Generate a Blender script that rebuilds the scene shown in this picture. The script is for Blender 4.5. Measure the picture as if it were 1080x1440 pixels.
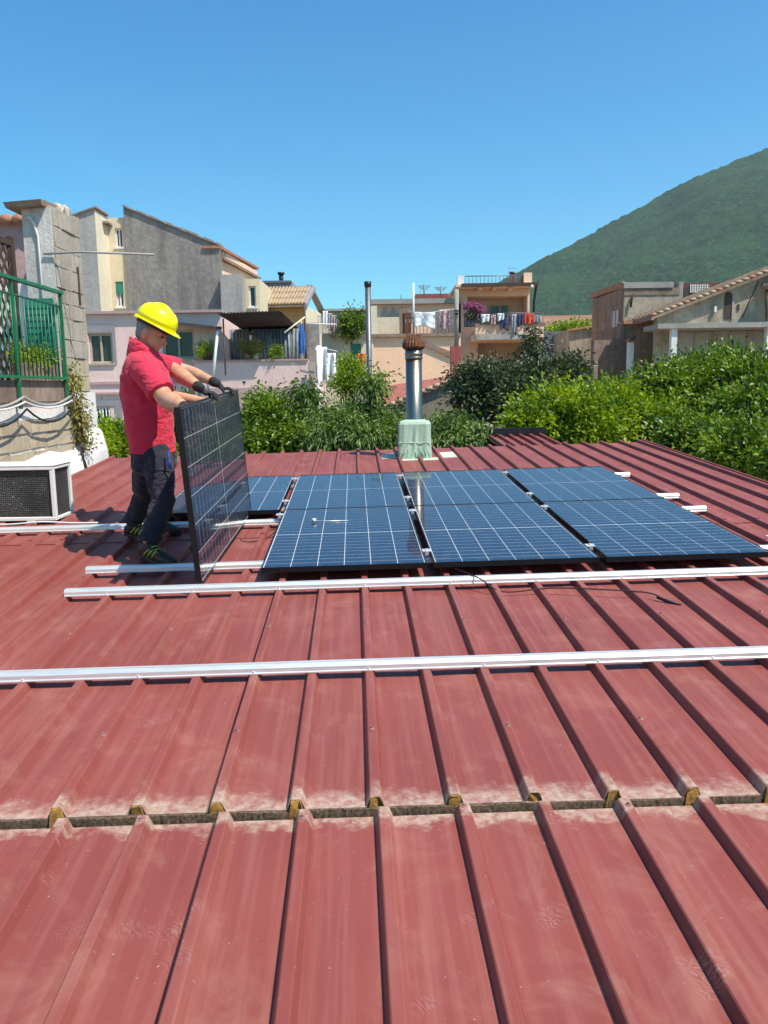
import bpy, bmesh, math, random
import numpy as np
from mathutils import Vector, Matrix

for _o in list(bpy.data.objects):
    bpy.data.objects.remove(_o)
scene = bpy.context.scene
COL = scene.collection
rng = random.Random(11)
nrg = np.random.default_rng(7)
PI = math.pi

# ------------------------------------------------------------------ camera
CAM = Vector((0.0, 0.0, 5.0))                 # eye 1.4 m above the roof ribs; ground is z = 0
FPX, PITCH, ROLL = 1125.0, math.atan(172 / 1125), 0.015
_fw = Vector((0, math.cos(PITCH), -math.sin(PITCH)))
_up0 = Vector((0, math.sin(PITCH), math.cos(PITCH)))
_ri0 = Vector((1, 0, 0))
RI = _ri0 * math.cos(ROLL) - _up0 * math.sin(ROLL)
UP = _up0 * math.cos(ROLL) + _ri0 * math.sin(ROLL)
cam_data = bpy.data.cameras.new("camera")
cam_data.sensor_fit = 'VERTICAL'
cam_data.sensor_height = 36.0
cam_data.lens = FPX / 1440 * 36.0
cam_data.clip_start = 0.05
cam_data.clip_end = 9000
cam = bpy.data.objects.new("camera", cam_data)
COL.objects.link(cam)
cam.matrix_world = Matrix(((RI.x, UP.x, -_fw.x, CAM.x), (RI.y, UP.y, -_fw.y, CAM.y), (RI.z, UP.z, -_fw.z, CAM.z), (0, 0, 0, 1)))
scene.camera = cam

# ------------------------------------------------------------------ sky and sun
SUN = Vector((0.44, -0.29, 0.85)).normalized()   # direction towards the sun
world = bpy.data.worlds.new("World")
scene.world = world
world.use_nodes = True
wn = world.node_tree
wn.nodes.clear()
w_out = wn.nodes.new("ShaderNodeOutputWorld")
w_bg = wn.nodes.new("ShaderNodeBackground")
w_sky = wn.nodes.new("ShaderNodeTexSky")
w_sky.sky_type = 'NISHITA'
w_sky.sun_disc = False
w_sky.sun_elevation = math.asin(SUN.z)
w_sky.sun_rotation = math.atan2(SUN.x, SUN.y)
w_sky.altitude = 0
w_sky.air_density = 1.0
w_sky.dust_density = 0.9
w_sky.ozone_density = 3.0
w_bg.inputs[1].default_value = 0.14
w_hs = wn.nodes.new("ShaderNodeHueSaturation")       # clear, slightly cyan southern sky
w_hs.inputs["Saturation"].default_value = 1.36
w_tint = wn.nodes.new("ShaderNodeMix"); w_tint.data_type = 'RGBA'; w_tint.blend_type = 'MULTIPLY'
w_tint.inputs[0].default_value = 1.0
w_tint.inputs[7].default_value = (0.58, 0.98, 0.93, 1)
wn.links.new(w_sky.outputs[0], w_hs.inputs["Color"])
wn.links.new(w_hs.outputs[0], w_tint.inputs[6])
wn.links.new(w_tint.outputs[2], w_bg.inputs[0])
wn.links.new(w_bg.outputs[0], w_out.inputs[0])
sun_data = bpy.data.lights.new("sun", 'SUN')
sun_data.energy = 4.5
sun_data.angle = math.radians(0.53)
sun_data.color = (1.0, 0.93, 0.82)
sun = bpy.data.objects.new("sun", sun_data)
COL.objects.link(sun)
sun.location = (20, -10, 40)
sun.rotation_euler = SUN.to_track_quat('Z', 'Y').to_euler()
scene.view_settings.view_transform = 'Standard'
scene.view_settings.look = 'None'
scene.view_settings.gamma = 1.0
scene.view_settings.use_curve_mapping = False
scene.view_settings.exposure = 0.58
scene.render.engine = 'CYCLES'
scene.cycles.use_denoising = True
scene.cycles.max_bounces = 6
scene.cycles.diffuse_bounces = 3
scene.cycles.glossy_bounces = 3
scene.cycles.transmission_bounces = 3
scene.cycles.transparent_max_bounces = 12
scene.cycles.volume_bounces = 0
scene.cycles.sample_clamp_indirect = 6.0
scene.cycles.caustics_reflective = False
scene.cycles.caustics_refractive = False


# ------------------------------------------------------------------ measuring: a sight line met at a distance y
def W(px, py, y):
    d = _fw + RI * ((px - 540) / FPX) - UP * ((py - 720) / FPX)
    return CAM + d * (y / d.y)


# ------------------------------------------------------------------ the frame of the big metal roof (X across, Y up the slope, Z off the ribs)
RO = CAM + Vector((-0.041, 2.3484, -1.2655))
RU = Vector((-0.03503, 0.99762, 0.05946))
RV = Vector((0.99984, 0.0104, 0.0145))
RN = RV.cross(RU).normalized()


def rv(X, Y, Z=0.0):
    return RV * X + RU * Y + RN * Z


def R(X, Y, Z=0.0):
    return RO + rv(X, Y, Z)


# ------------------------------------------------------------------ objects
def tag(o, label=None, cat=None, group=None, kind=None):
    if label: o["label"] = label
    if cat: o["category"] = cat
    if group: o["group"] = group
    if kind: o["kind"] = kind
    return o


def empty(name, loc, label=None, cat=None, group=None):
    o = bpy.data.objects.new(name, None)
    o.empty_display_size = 0.2
    o.location = loc
    COL.objects.link(o)
    return tag(o, label, cat, group)


def world_loc(o):
    v = Vector(o.location)
    while o.parent is not None:
        o = o.parent
        v = v + Vector(o.location)
    return v


def link(name, me, mat=None, parent=None, loc=None):
    """Link a mesh whose vertices are relative to loc (world)."""
    o = bpy.data.objects.new(name, me)
    if mat is not None and not me.materials:
        me.materials.append(mat)
    COL.objects.link(o)
    loc = Vector(loc) if loc is not None else Vector((0, 0, 0))
    if parent is not None:
        o.parent = parent
        o.location = loc - world_loc(parent)
    else:
        o.location = loc
    return o


def mesh_from_bm(name, bm, smooth=False):
    me = bpy.data.meshes.new(name)
    bmesh.ops.recalc_face_normals(bm, faces=bm.faces)
    bm.to_mesh(me)
    bm.free()
    if smooth:
        for p in me.polygons: p.use_smooth = True
    return me


def put(name, bm, mat, parent=None, smooth=False, base=None):
    """bm is in world coordinates; the object's origin goes to base or the middle of its underside."""
    if base is None:
        xs = [v.co.x for v in bm.verts]; ys = [v.co.y for v in bm.verts]; zs = [v.co.z for v in bm.verts]
        base = Vector(((min(xs) + max(xs)) / 2, (min(ys) + max(ys)) / 2, min(zs)))
    base = Vector(base)
    for v in bm.verts: v.co -= base
    return link(name, mesh_from_bm(name, bm, smooth), mat, parent, base)


def add_hexa(bm, c):
    """c: eight corners, bottom four (ccw) then top four."""
    v = [bm.verts.new(p) for p in c]
    for f in ((0, 3, 2, 1), (4, 5, 6, 7), (0, 1, 5, 4), (1, 2, 6, 5), (2, 3, 7, 6), (3, 0, 4, 7)):
        bm.faces.new([v[i] for i in f])
    return v


def add_box(bm, x0, x1, y0, y1, z0, z1):
    return add_hexa(bm, [(x0, y0, z0), (x1, y0, z0), (x1, y1, z0), (x0, y1, z0), (x0, y0, z1), (x1, y0, z1), (x1, y1, z1), (x0, y1, z1)])


def box(name, x0, x1, y0, y1, z0, z1, mat, parent=None, bevel=0.0, base=None):
    bm = bmesh.new()
    add_box(bm, min(x0, x1), max(x0, x1), min(y0, y1), max(y0, y1), min(z0, z1), max(z0, z1))
    if bevel:
        bmesh.ops.bevel(bm, geom=list(bm.edges), offset=bevel, segments=1, affect='EDGES')
    return put(name, bm, mat, parent, base=base)


def basis(d):
    d = Vector(d).normalized()
    a = d.cross(Vector((0, 0, 1)))
    if a.length < 1e-4: a = d.cross(Vector((1, 0, 0)))
    a.normalize()
    return d, a, d.cross(a).normalized()


def ring(bm, c, a, b, n):
    return [bm.verts.new(c + a * math.cos(2 * PI * i / n) + b * math.sin(2 * PI * i / n)) for i in range(n)]


def bridge(bm, r0, r1):
    n = len(r0)
    for i in range(n):
        bm.faces.new((r0[i], r0[(i + 1) % n], r1[(i + 1) % n], r1[i]))


def add_tube(bm, pts, r, n=8, closed=True):
    """A pipe through points; r is a number or one radius per point."""
    pts = [Vector(p) for p in pts]
    rs = r if isinstance(r, (list, tuple)) else [r] * len(pts)
    prev = None
    pa = None
    first = None
    for i, p in enumerate(pts):
        d = pts[min(i + 1, len(pts) - 1)] - pts[max(i - 1, 0)]
        d, a, b = basis(d)
        if pa is not None:
            a = (pa - d * pa.dot(d))
            a = a.normalized() if a.length > 1e-5 else basis(d)[1]
            b = d.cross(a)
        pa = a
        q = ring(bm, p, a * rs[i], b * rs[i], n)
        if prev: bridge(bm, prev, q)
        else: first = q
        prev = q
    if closed:
        bm.faces.new(first[::-1]); bm.faces.new(prev)


def tube(name, pts, r, mat, parent=None, n=8, smooth=True):
    bm = bmesh.new()
    add_tube(bm, pts, r, n)
    return put(name, bm, mat, parent, smooth=smooth)


def add_loft(bm, rings, n=18):
    """rings: (centre, half axis a, half axis b); closed at both ends."""
    prev = None
    for c, a, b in rings:
        q = ring(bm, Vector(c), Vector(a), Vector(b), n)
        if prev: bridge(bm, prev, q)
        else: bm.faces.new(q[::-1])
        prev = q
    bm.faces.new(prev)


def add_capsule(bm, p0, r0, p1, r1, n=14):
    p0, p1 = Vector(p0), Vector(p1)
    d, a, b = basis(p1 - p0)
    rings = []
    for k in range(1, 5):
        t = k / 4 * PI / 2
        rings.append((p0 - d * r0 * math.cos(t), a * r0 * math.sin(t), b * r0 * math.sin(t)))
    for k in range(4, 0, -1):
        t = k / 4 * PI / 2
        rings.append((p1 + d * r1 * math.cos(t), a * r1 * math.sin(t), b * r1 * math.sin(t)))
    add_loft(bm, rings, n)


def add_ellipsoid(bm, c, ax, ay, az, n=16, m=10):
    c = Vector(c)
    rings = []
    for k in range(1, m):
        t = PI * k / m
        rings.append((c - Vector(az) * math.cos(t), Vector(ax) * math.sin(t), Vector(ay) * math.sin(t)))
    add_loft(bm, rings, n)


def blob(name, bm, mat, parent, voxel=0.012, smooth=6, base=None):
    """Overlapping closed shapes fused into one continuous surface."""
    o = put(name, bm, mat, parent, smooth=True, base=base)
    m = o.modifiers.new("fuse", 'REMESH'); m.mode = 'VOXEL'; m.voxel_size = voxel; m.use_smooth_shade = True
    if smooth:
        s = o.modifiers.new("soften", 'SMOOTH'); s.factor = 0.5; s.iterations = smooth
    return o


def copy_tree(o, parent=None, loc=None):
    c = o.copy()
    COL.objects.link(c)
    c.parent = parent
    if loc is not None: c.location = loc
    for ch in [x for x in COL.objects if x.parent is o]:
        copy_tree(ch, c)
    return c


# ------------------------------------------------------------------ materials
class N:
    """Small node-tree writer."""
    def __init__(self, name):
        self.m = bpy.data.materials.new(name)
        self.m.use_nodes = True
        self.t = self.m.node_tree
        self.t.nodes.clear()
        self.out = self.t.nodes.new("ShaderNodeOutputMaterial")
        self.pos = None

    def n(self, kind, **kw):
        x = self.t.nodes.new("ShaderNode" + kind)
        for k, v in kw.items(): setattr(x, k, v)
        return x

    def l(self, a, b):
        self.t.links.new(a, b)

    def P(self):
        if self.pos is None: self.pos = self.n("NewGeometry").outputs["Position"]
        return self.pos

    def scaled(self, sx, sy, sz, src=None):
        mp = self.n("Mapping")
        mp.inputs["Scale"].default_value = (sx, sy, sz)
        self.l(src or self.P(), mp.inputs["Vector"])
        return mp.outputs[0]

    def noise(self, scale, detail=4, rough=0.55, src=None, dist=0.0):
        x = self.n("TexNoise")
        x.inputs["Scale"].default_value = scale
        x.inputs["Detail"].default_value = detail
        x.inputs["Roughness"].default_value = rough
        x.inputs["Distortion"].default_value = dist
        self.l(src or self.P(), x.inputs["Vector"])
        return x.outputs["Fac"]

    def ramp(self, fac, *stops):
        x = self.n("ValToRGB")
        e = x.color_ramp.elements
        while len(e) > 1: e.remove(e[-1])
        for i, (p, c) in enumerate(stops):
            c = (c, c, c) if isinstance(c, (int, float)) else c
            q = e[0] if i == 0 else e.new(p)
            q.position = p; q.color = (*c, 1)
        self.l(fac, x.inputs[0])
        return x.outputs[0]

    def mix(self, fac, a, b, mode='MIX'):
        x = self.n("Mix", data_type='RGBA', blend_type=mode)
        for s, i in ((fac, 0), (a, 6), (b, 7)):
            if isinstance(s, (int, float)): x.inputs[i].default_value = s
            elif isinstance(s, tuple): x.inputs[i].default_value = (*s, 1)
            else: self.l(s, x.inputs[i])
        return x.outputs[2]

    def math(self, op, a, b=0.0, c=None):
        x = self.n("Math", operation=op)
        for i, s in enumerate((a, b, c)):
            if s is None: continue
            if isinstance(s, (int, float)): x.inputs[i].default_value = s
            else: self.l(s, x.inputs[i])
        return x.outputs[0]

    def bump(self, h, strength=0.3, dist=0.01):
        x = self.n("Bump")
        x.inputs["Strength"].default_value = strength
        x.inputs["Distance"].default_value = dist
        self.l(h, x.inputs["Height"])
        return x.outputs[0]

    def bsdf(self, color, rough=0.7, metal=0.0, normal=None, spec=0.5, **kw):
        b = self.n("BsdfPrincipled")
        for key, s in (("Base Color", color), ("Roughness", rough), ("Metallic", metal)):
            if isinstance(s, (int, float)): b.inputs[key].default_value = s
            elif isinstance(s, tuple): b.inputs[key].default_value = (*s, 1)
            else: self.l(s, b.inputs[key])
        b.inputs["Specular IOR Level"].default_value = spec
        if normal is not None: self.l(normal, b.inputs["Normal"])
        for k, v in kw.items(): b.inputs[k.replace("_", " ")].default_value = v
        self.l(b.outputs[0], self.out.inputs[0])
        self.b = b
        return self.m


def mul(c, k): return tuple(min(1, x * k) for x in c)


def plain(name, col, rough=0.7, var=0.15, scale=6.0, metal=0.0, bump=0.0, spec=0.4, **kw):
    w = N(name)
    f = w.noise(scale, 5)
    c = w.ramp(f, (0.3, mul(col, 1 - var)), (0.7, mul(col, 1 + var)))
    nb = w.bump(w.noise(scale * 6, 3), bump, 0.01) if bump else None
    return w.bsdf(c, rough, metal, nb, spec, **kw)


def plaster(name, col, dirt=(0.12, 0.1, 0.085), stain=0.5, rough=0.92, scale=1.0, patch=None):
    """Weathered wall: broad tone, vertical run-off streaks, blotches."""
    w = N(name)
    broad = w.noise(0.55 * scale, 5, 0.6)
    c = w.ramp(broad, (0.3, mul(col, 0.82)), (0.7, mul(col, 1.1)))
    streak = w.noise(1.0, 5, 0.65, w.scaled(2.2 * scale, 2.2 * scale, 0.22 * scale))
    c = w.mix(w.math('MULTIPLY', w.ramp(streak, (0.48, 0.0), (0.72, 1.0)), stain), c, dirt)
    blot = w.noise(3.2 * scale, 6, 0.7)
    c = w.mix(w.math('MULTIPLY', w.ramp(blot, (0.55, 0.0), (0.7, 1.0)), stain * 0.6), c, mul(dirt, 1.5))
    if patch:
        pf = w.noise(0.9 * scale, 4, 0.5, dist=0.4)
        c = w.mix(w.ramp(pf, (0.54, 0.0), (0.57, 1.0)), c, patch)
    fine = w.noise(18 * scale, 4, 0.7)
    c = w.mix(0.22, c, w.ramp(fine, (0.3, mul(col, 0.5)), (0.7, mul(col, 1.4))))
    mott = w.noise(6.5 * scale, 6, 0.75)
    c = w.mix(w.math('MULTIPLY', w.ramp(mott, (0.42, 1.0), (0.58, 0.0)), stain * 0.45), c, mul(dirt, 1.25))
    return w.bsdf(c, rough, 0, w.bump(w.math('ADD', fine, blot), 0.35, 0.02), 0.2)


def leafy(name, dark, light, rough=0.42, trans=0.35):
    w = N(name)
    g = w.n("NewGeometry")
    w.pos = g.outputs["Position"]
    c = w.ramp(g.outputs["Random Per Island"], (0.0, dark), (0.55, tuple((a + b) / 2 for a, b in zip(dark, light))), (1.0, light))
    big = w.noise(2.2, 2)
    c = w.mix(0.5, c, w.ramp(big, (0.42, dark), (0.60, light)))
    m = w.bsdf(c, rough, 0, None, 0.5)
    tr = w.n("BsdfTranslucent")
    w.l(w.mix(1.0, c, (1.0, 1.0, 0.45), 'MULTIPLY'), tr.inputs[0])
    mx = w.n("MixShader")
    mx.inputs[0].default_value = trans
    w.l(w.b.outputs[0], mx.inputs[1]); w.l(tr.outputs[0], mx.inputs[2])
    w.l(mx.outputs[0], w.out.inputs[0])
    return m


def alu(name, col=(0.82, 0.83, 0.84), rough=0.32, metal=1.0):
    w = N(name)
    s = w.noise(40, 3, 0.6, w.scaled(0.2, 3, 3))
    c = w.ramp(s, (0.3, mul(col, 0.85)), (0.7, col))
    return w.bsdf(c, w.math('ADD', w.math('MULTIPLY', s, 0.12), rough), metal, None)


def roof_material(name, lower):
    """Dusty red coil-coated sheet; UV = metres across and up the slope."""
    w = N(name)
    uv = w.n("UVMap").outputs[0]
    col = (0.225, 0.055, 0.045)
    n1 = w.noise(1.1, 5, 0.6, uv)
    c = w.ramp(n1, (0.3, mul(col, 0.86)), (0.7, mul(col, 1.12)))
    # run-off dust in streaks along the slope
    st = w.noise(1.0, 5, 0.6, w.scaled(26, 0.9, 1, uv))
    c = w.mix(w.math('MULTIPLY', w.ramp(st, (0.45, 0.0), (0.75, 1.0)), 0.42), c, (0.36, 0.145, 0.115))
    # pale blotches and scuffs
    bl = w.noise(3.4, 6, 0.68, uv, 0.6)
    c = w.mix(w.math('MULTIPLY', w.ramp(bl, (0.52, 0.0), (0.75, 1.0)), 0.34), c, (0.39, 0.20, 0.155))
    # sole prints: ridged scuffs inside blotches
    wv = w.n("TexWave", wave_type='BANDS', bands_direction='DIAGONAL')
    wv.inputs["Scale"].default_value = 34
    wv.inputs["Distortion"].default_value = 14
    wv.inputs["Detail"].default_value = 3
    w.l(uv, wv.inputs["Vector"])
    patch = w.noise(5.2, 2, 0.4, uv, 0.2)
    pr = w.math('MULTIPLY', w.ramp(patch, (0.62, 0.0), (0.74, 1.0)), w.ramp(wv.outputs["Fac"], (0.55, 0.0), (0.9, 1.0)))
    c = w.mix(w.math('MULTIPLY', pr, 0.17), c, (0.66, 0.47, 0.42))
    # specks of grit
    sp = w.noise(75, 2, 0.5, uv)
    c = w.mix(w.math('MULTIPLY', w.ramp(sp, (0.73, 0.0), (0.76, 1.0)), 0.4), c, (0.62, 0.48, 0.42))
    # dried mud along the lap edge
    sep = w.n("SeparateXYZ")
    w.l(uv, sep.inputs[0])
    edge = w.math('ABSOLUTE', w.math('SUBTRACT', sep.outputs[1], -0.012 if lower else 0.0))
    wob = w.noise(9, 5, 0.7, uv)
    e2 = w.math('SUBTRACT', edge, w.math('MULTIPLY', w.math('SUBTRACT', wob, 0.42), 0.3))
    md = w.ramp(e2, (0.0, 1.0), (0.05 if lower else 0.085, 0.0))
    gran = w.ramp(w.noise(30, 5, 0.7, uv), (0.36, 0.2), (0.6, 1.0))
    c = w.mix(w.math('MULTIPLY', w.math('MULTIPLY', md, gran), 0.62), c, (0.52, 0.44, 0.34))
    r = w.ramp(bl, (0.3, 0.42), (0.7, 0.62))
    h = w.math('ADD', w.noise(2.4, 3, 0.5, w.scaled(3.5, 0.5, 1, uv)), w.math('MULTIPLY', w.noise(60, 3, 0.6, uv), 0.05))
    return w.bsdf(c, r, 0.0, w.bump(h, 0.28, 0.012), 0.25)


M = {}
M['roof'] = roof_material('red_coated_sheet', False)
M['roof_low'] = roof_material('red_coated_sheet_lower', True)
M['alu'] = alu('mill_aluminium', (0.86, 0.84, 0.81), 0.27, 0.55)
M['steel'] = alu('stainless_steel', (0.30, 0.275, 0.215), 0.26)
M['black_frame'] = plain('black_anodised', (0.012, 0.012, 0.014), 0.38, 0.1, metal=0.3)
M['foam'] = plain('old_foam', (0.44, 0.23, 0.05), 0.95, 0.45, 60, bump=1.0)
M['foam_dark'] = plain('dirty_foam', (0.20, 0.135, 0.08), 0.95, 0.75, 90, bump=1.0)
M['white_plaster'] = plaster('white_lime_plaster', (0.80, 0.775, 0.73), (0.33, 0.29, 0.25), 0.35, 1.0, 1.6)
M['old_white'] = plaster('old_white_plaster', (0.66, 0.63, 0.585), (0.23, 0.2, 0.17), 0.6, 1.0, 1.8)
M['tuff'] = plaster('yellow_tuff_stone', (0.52, 0.44, 0.31), (0.2, 0.16, 0.11), 0.5, 1.0, 4)
M['tuff_grey'] = plaster('grey_tuff_stone', (0.46, 0.40, 0.33), (0.15, 0.125, 0.1), 0.6, 1.0, 4)
M['mortar'] = plain('mortar', (0.19, 0.165, 0.135), 0.95, 0.3, 14, bump=0.6)
M['grey_render'] = plaster('grey_cement_render', (0.31, 0.28, 0.25), (0.10, 0.085, 0.078), 0.95, 1.0, 0.8)
M['grey_light'] = plaster('pale_cement_render', (0.42, 0.39, 0.36), (0.15, 0.13, 0.115), 0.6, 1.0, 0.9)
M['pink'] = plaster('pink_wall_paint', (0.80, 0.56, 0.51), (0.42, 0.29, 0.26), 0.22, 0.9, 0.6)
M['pink_dark'] = plaster('dusky_pink_paint', (0.47, 0.32, 0.31), (0.3, 0.2, 0.2), 0.3, 0.9, 0.6)
M['peach'] = plaster('peach_wall_paint', (0.90, 0.56, 0.37), (0.5, 0.3, 0.2), 0.15, 0.9, 0.5)
M['peach_pale'] = plaster('pale_peach_paint', (0.84, 0.58, 0.42), (0.42, 0.3, 0.22), 0.3, 0.9, 0.5)
M['cream'] = plaster('cream_wall_paint', (0.72, 0.60, 0.41), (0.36, 0.28, 0.19), 0.35, 0.9, 0.6)
M['cream_pale'] = plaster('pale_cream_paint', (0.74, 0.64, 0.47), (0.4, 0.34, 0.25), 0.35, 0.9, 0.6)
M['ochre'] = plaster('ochre_wall_paint', (0.48, 0.29, 0.1), (0.3, 0.2, 0.1), 0.3, 0.9, 0.6)
M['brown_render'] = plaster('brown_stained_render', (0.33, 0.235, 0.175), (0.1, 0.065, 0.05), 0.9, 1.0, 0.8)
M['tan_render'] = plaster('tan_render', (0.46, 0.38, 0.28), (0.15, 0.115, 0.085), 0.95, 1.0, 0.9)
M['concrete'] = plaster('concrete', (0.36, 0.335, 0.30), (0.17, 0.15, 0.135), 0.6, 1.0, 1.6)
M['stone_rough'] = plaster('rough_stonework', (0.3, 0.26, 0.21), (0.12, 0.1, 0.08), 0.7, 1.0, 4)
M['terracotta'] = plain('terracotta', (0.36, 0.17, 0.1), 0.85, 0.35, 9, bump=0.4)
M['tile_tan'] = plain('old_tan_tile', (0.38, 0.27, 0.17), 0.9, 0.35, 8, bump=0.4)
M['red_tile'] = plain('red_floor', (0.36, 0.11, 0.075), 0.8, 0.3, 5)
M['red_paint'] = plain('red_paint', (0.30, 0.07, 0.06), 0.7, 0.25, 6)
M['red_trim'] = plain('red_trim', (0.2, 0.05, 0.045), 0.5, 0.15, 5)
M['maroon'] = plain('maroon_metal', (0.15, 0.04, 0.04), 0.55, 0.2, 6)
M['dark_wood'] = plain('dark_brown_wood', (0.06, 0.035, 0.025), 0.7, 0.3, 14)
M['green_metal'] = plain('green_enamel', (0.02, 0.155, 0.075), 0.4, 0.15, 8)
M['green_shutter'] = plain('green_shutter', (0.03, 0.2, 0.13), 0.6, 0.15, 8)
M['white_paint'] = plain('white_gloss', (0.72, 0.71, 0.68), 0.45, 0.06, 8)
M['grey_trim'] = plain('grey_trim', (0.27, 0.25, 0.26), 0.8, 0.12, 5)
M['beige_trim'] = plain('beige_trim', (0.42, 0.36, 0.27), 0.7, 0.1, 5)
M['dark_metal'] = plain('dark_metal', (0.03, 0.03, 0.035), 0.45, 0.2, 8, metal=0.5)
M['grey_metal'] = plain('grey_metal', (0.14, 0.14, 0.15), 0.45, 0.2, 8, metal=0.6)
M['rust'] = plain('rusty_iron', (0.17, 0.07, 0.035), 0.8, 0.5, 22, metal=0.3, bump=0.5)
M['glass_dark'] = plain('window_glass', (0.03, 0.033, 0.036), 0.08, 0.15, 3, spec=0.45)
M['curtain'] = plain('net_curtain', (0.5, 0.49, 0.46), 0.9, 0.1, 12)
M['membrane'] = plain('green_bitumen_membrane', (0.37, 0.50, 0.37), 0.62, 0.1, 7, bump=0.35)
M['membrane_pale'] = plain('pale_membrane', (0.52, 0.55, 0.44), 0.7, 0.2, 12, bump=0.3)
M['mesh_black'] = None
M['corr_blue'] = plain('blue_grey_sheet', (0.15, 0.18, 0.2), 0.5, 0.3, 5)
M['corr_dark'] = plain('dark_corrugated_sheet', (0.055, 0.047, 0.045), 0.75, 0.35, 6)
M['cloth_white'] = plain('white_cotton', (0.75, 0.75, 0.76), 0.9, 0.05, 8)
M['cloth_red'] = plain('red_cotton', (0.62, 0.07, 0.045), 0.9, 0.1, 8)
M['cloth_blue'] = plain('blue_cotton', (0.03, 0.12, 0.36), 0.85, 0.2, 8)
M['cloth_navy'] = plain('navy_cotton', (0.05, 0.06, 0.13), 0.9, 0.2, 8)
M['cloth_orange'] = plain('orange_cotton', (0.62, 0.16, 0.03), 0.9, 0.1, 8)
M['cloth_grey'] = plain('grey_cotton', (0.33, 0.34, 0.38), 0.9, 0.1, 8)
M['cloth_lilac'] = plain('patterned_cotton', (0.45, 0.3, 0.3), 0.9, 0.6, 14)
M['bark'] = plain('bark', (0.075, 0.055, 0.04), 0.95, 0.4, 18, bump=0.8)
M['soil'] = plain('soil', (0.24, 0.19, 0.13), 0.95, 0.4, 0.9, bump=0.6)
M['cable_black'] = plain('black_cable', (0.012, 0.012, 0.012), 0.5, 0.1)
M['cable_grey'] = plain('grey_cable', (0.33, 0.31, 0.29), 0.7, 0.1)
M['cable_white'] = plain('white_conduit', (0.66, 0.65, 0.62), 0.6, 0.06)
M['field'] = plain('ploughed_field', (0.24, 0.13, 0.075), 0.95, 0.3, 0.3)
M['slate'] = plain('slate_blue_wall', (0.13, 0.14, 0.17), 0.85, 0.2, 1.2)
M['citrus'] = leafy('citrus_leaves', (0.020, 0.070, 0.006), (0.27, 0.38, 0.022))
M['citrus_bright'] = leafy('young_citrus_leaves', (0.05, 0.13, 0.006), (0.40, 0.50, 0.016), 0.42, 0.45)
M['peach_leaf'] = leafy('long_drooping_leaves', (0.030, 0.088, 0.012), (0.23, 0.33, 0.07), 0.5)
M['loquat'] = leafy('dark_loquat_leaves', (0.012, 0.03, 0.012), (0.13, 0.155, 0.065), 0.45, 0.22)
M['ivy_dry'] = leafy('dry_creeper_leaves', (0.14, 0.14, 0.025), (0.42, 0.36, 0.09), 0.6, 0.3)
M['pink_flower'] = leafy('pink_flowers', (0.30, 0.06, 0.19), (0.48, 0.15, 0.34), 0.6, 0.3)


# ================================================================== ground and hill
def build_ground():
    bm = bmesh.new()
    s = 4000
    bm.faces.new([bm.verts.new(p) for p in ((-s, -s, 0), (s, -s, 0), (s, s, 0), (-s, s, 0))])
    tag(put('ground', bm, M['soil'], base=(0, 0, 0)), kind='structure')


build_ground()


def hill_material():
    w = N('wooded_slope')
    n1 = w.noise(0.010, 4, 0.6)
    n2 = w.noise(0.13, 4, 0.8)
    n3 = w.noise(0.045, 5, 0.75)
    c = w.ramp(n2, (0.34, (0.003, 0.014, 0.006)), (0.5, (0.02, 0.055, 0.016)), (0.68, (0.07, 0.12, 0.035)))
    c = w.mix(w.math('MULTIPLY', w.ramp(n3, (0.45, 0.0), (0.6, 1.0)), 0.55), c, (0.012, 0.038, 0.012))
    c = w.mix(w.math('MULTIPLY', w.ramp(n1, (0.42, 0.0), (0.6, 1.0)), 0.35), c, (0.05, 0.095, 0.03))
    return w.bsdf(c, 0.95, 0, w.bump(n2, 0.8, 6.0), 0.1)


def build_hill():
    D = 1500.0
    crest_px = [(600, 452), (660, 424), (700, 402), (745, 377), (800, 346), (850, 317), (900, 291), (950, 262), (1000, 240), (1040, 223), (1080, 208), (1160, 182), (1260, 165), (1400, 172), (1600, 215), (1900, 300), (2300, 420)]
    cx, cz = [], []
    for px, py in crest_px:
        p = W(px, py, D)
        cx.append(p.x); cz.append(p.z)
    cx = [cx[0] - 160] + cx + [cx[-1] + 300]
    cz = [0] + cz + [0]
    nx, ny = 420, 190
    xs = np.linspace(-150, 2900, nx)
    ts = np.linspace(-1, 0.55, ny)
    X, T = np.meshgrid(xs, ts)
    Zc = np.interp(X, cx, cz)
    depth = 360 + Zc * 1.15
    Y = D + T * depth
    prof = np.where(T < 0, 1 - np.abs(T) ** 1.35, 1 - np.abs(T) ** 1.8)
    Z = Zc * np.clip(prof, 0, 1)
    # spurs, gullies and the roughness of tree crowns
    for k, (a, fx, fy, ph) in enumerate(((13, 0.011, 0.004, 0.4), (8, 0.023, 0.009, 1.9), (4, 0.05, 0.021, 0.7))):
        Z += a * np.sin(X * fx + Y * fy + ph + 1.5 * np.sin(Y * fy * 1.7 + k)) * np.clip(1 - np.abs(T) * 1.0, 0, 1) * np.clip(np.abs(T) * 6, 0, 1)
    Z += nrg.uniform(-1, 1, Z.shape) * 3.2 * np.clip(Z / 40, 0, 1)
    X = X + nrg.uniform(-2, 2, X.shape)
    Z = Z - 1.5
    co = np.stack([X, Y, Z], -1).reshape(-1, 3)
    idx = np.arange(nx * ny).reshape(ny, nx)
    quads = np.stack([idx[:-1, :-1], idx[:-1, 1:], idx[1:, 1:], idx[1:, :-1]], -1).reshape(-1, 4)
    me = bpy.data.meshes.new('hill')
    me.from_pydata(co.tolist(), [], quads.tolist())
    for p in me.polygons: p.use_smooth = True
    o = link('hill', me, hill_material())
    tag(o, 'steep hill covered in green woodland', kind='structure')


build_hill()

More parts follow.
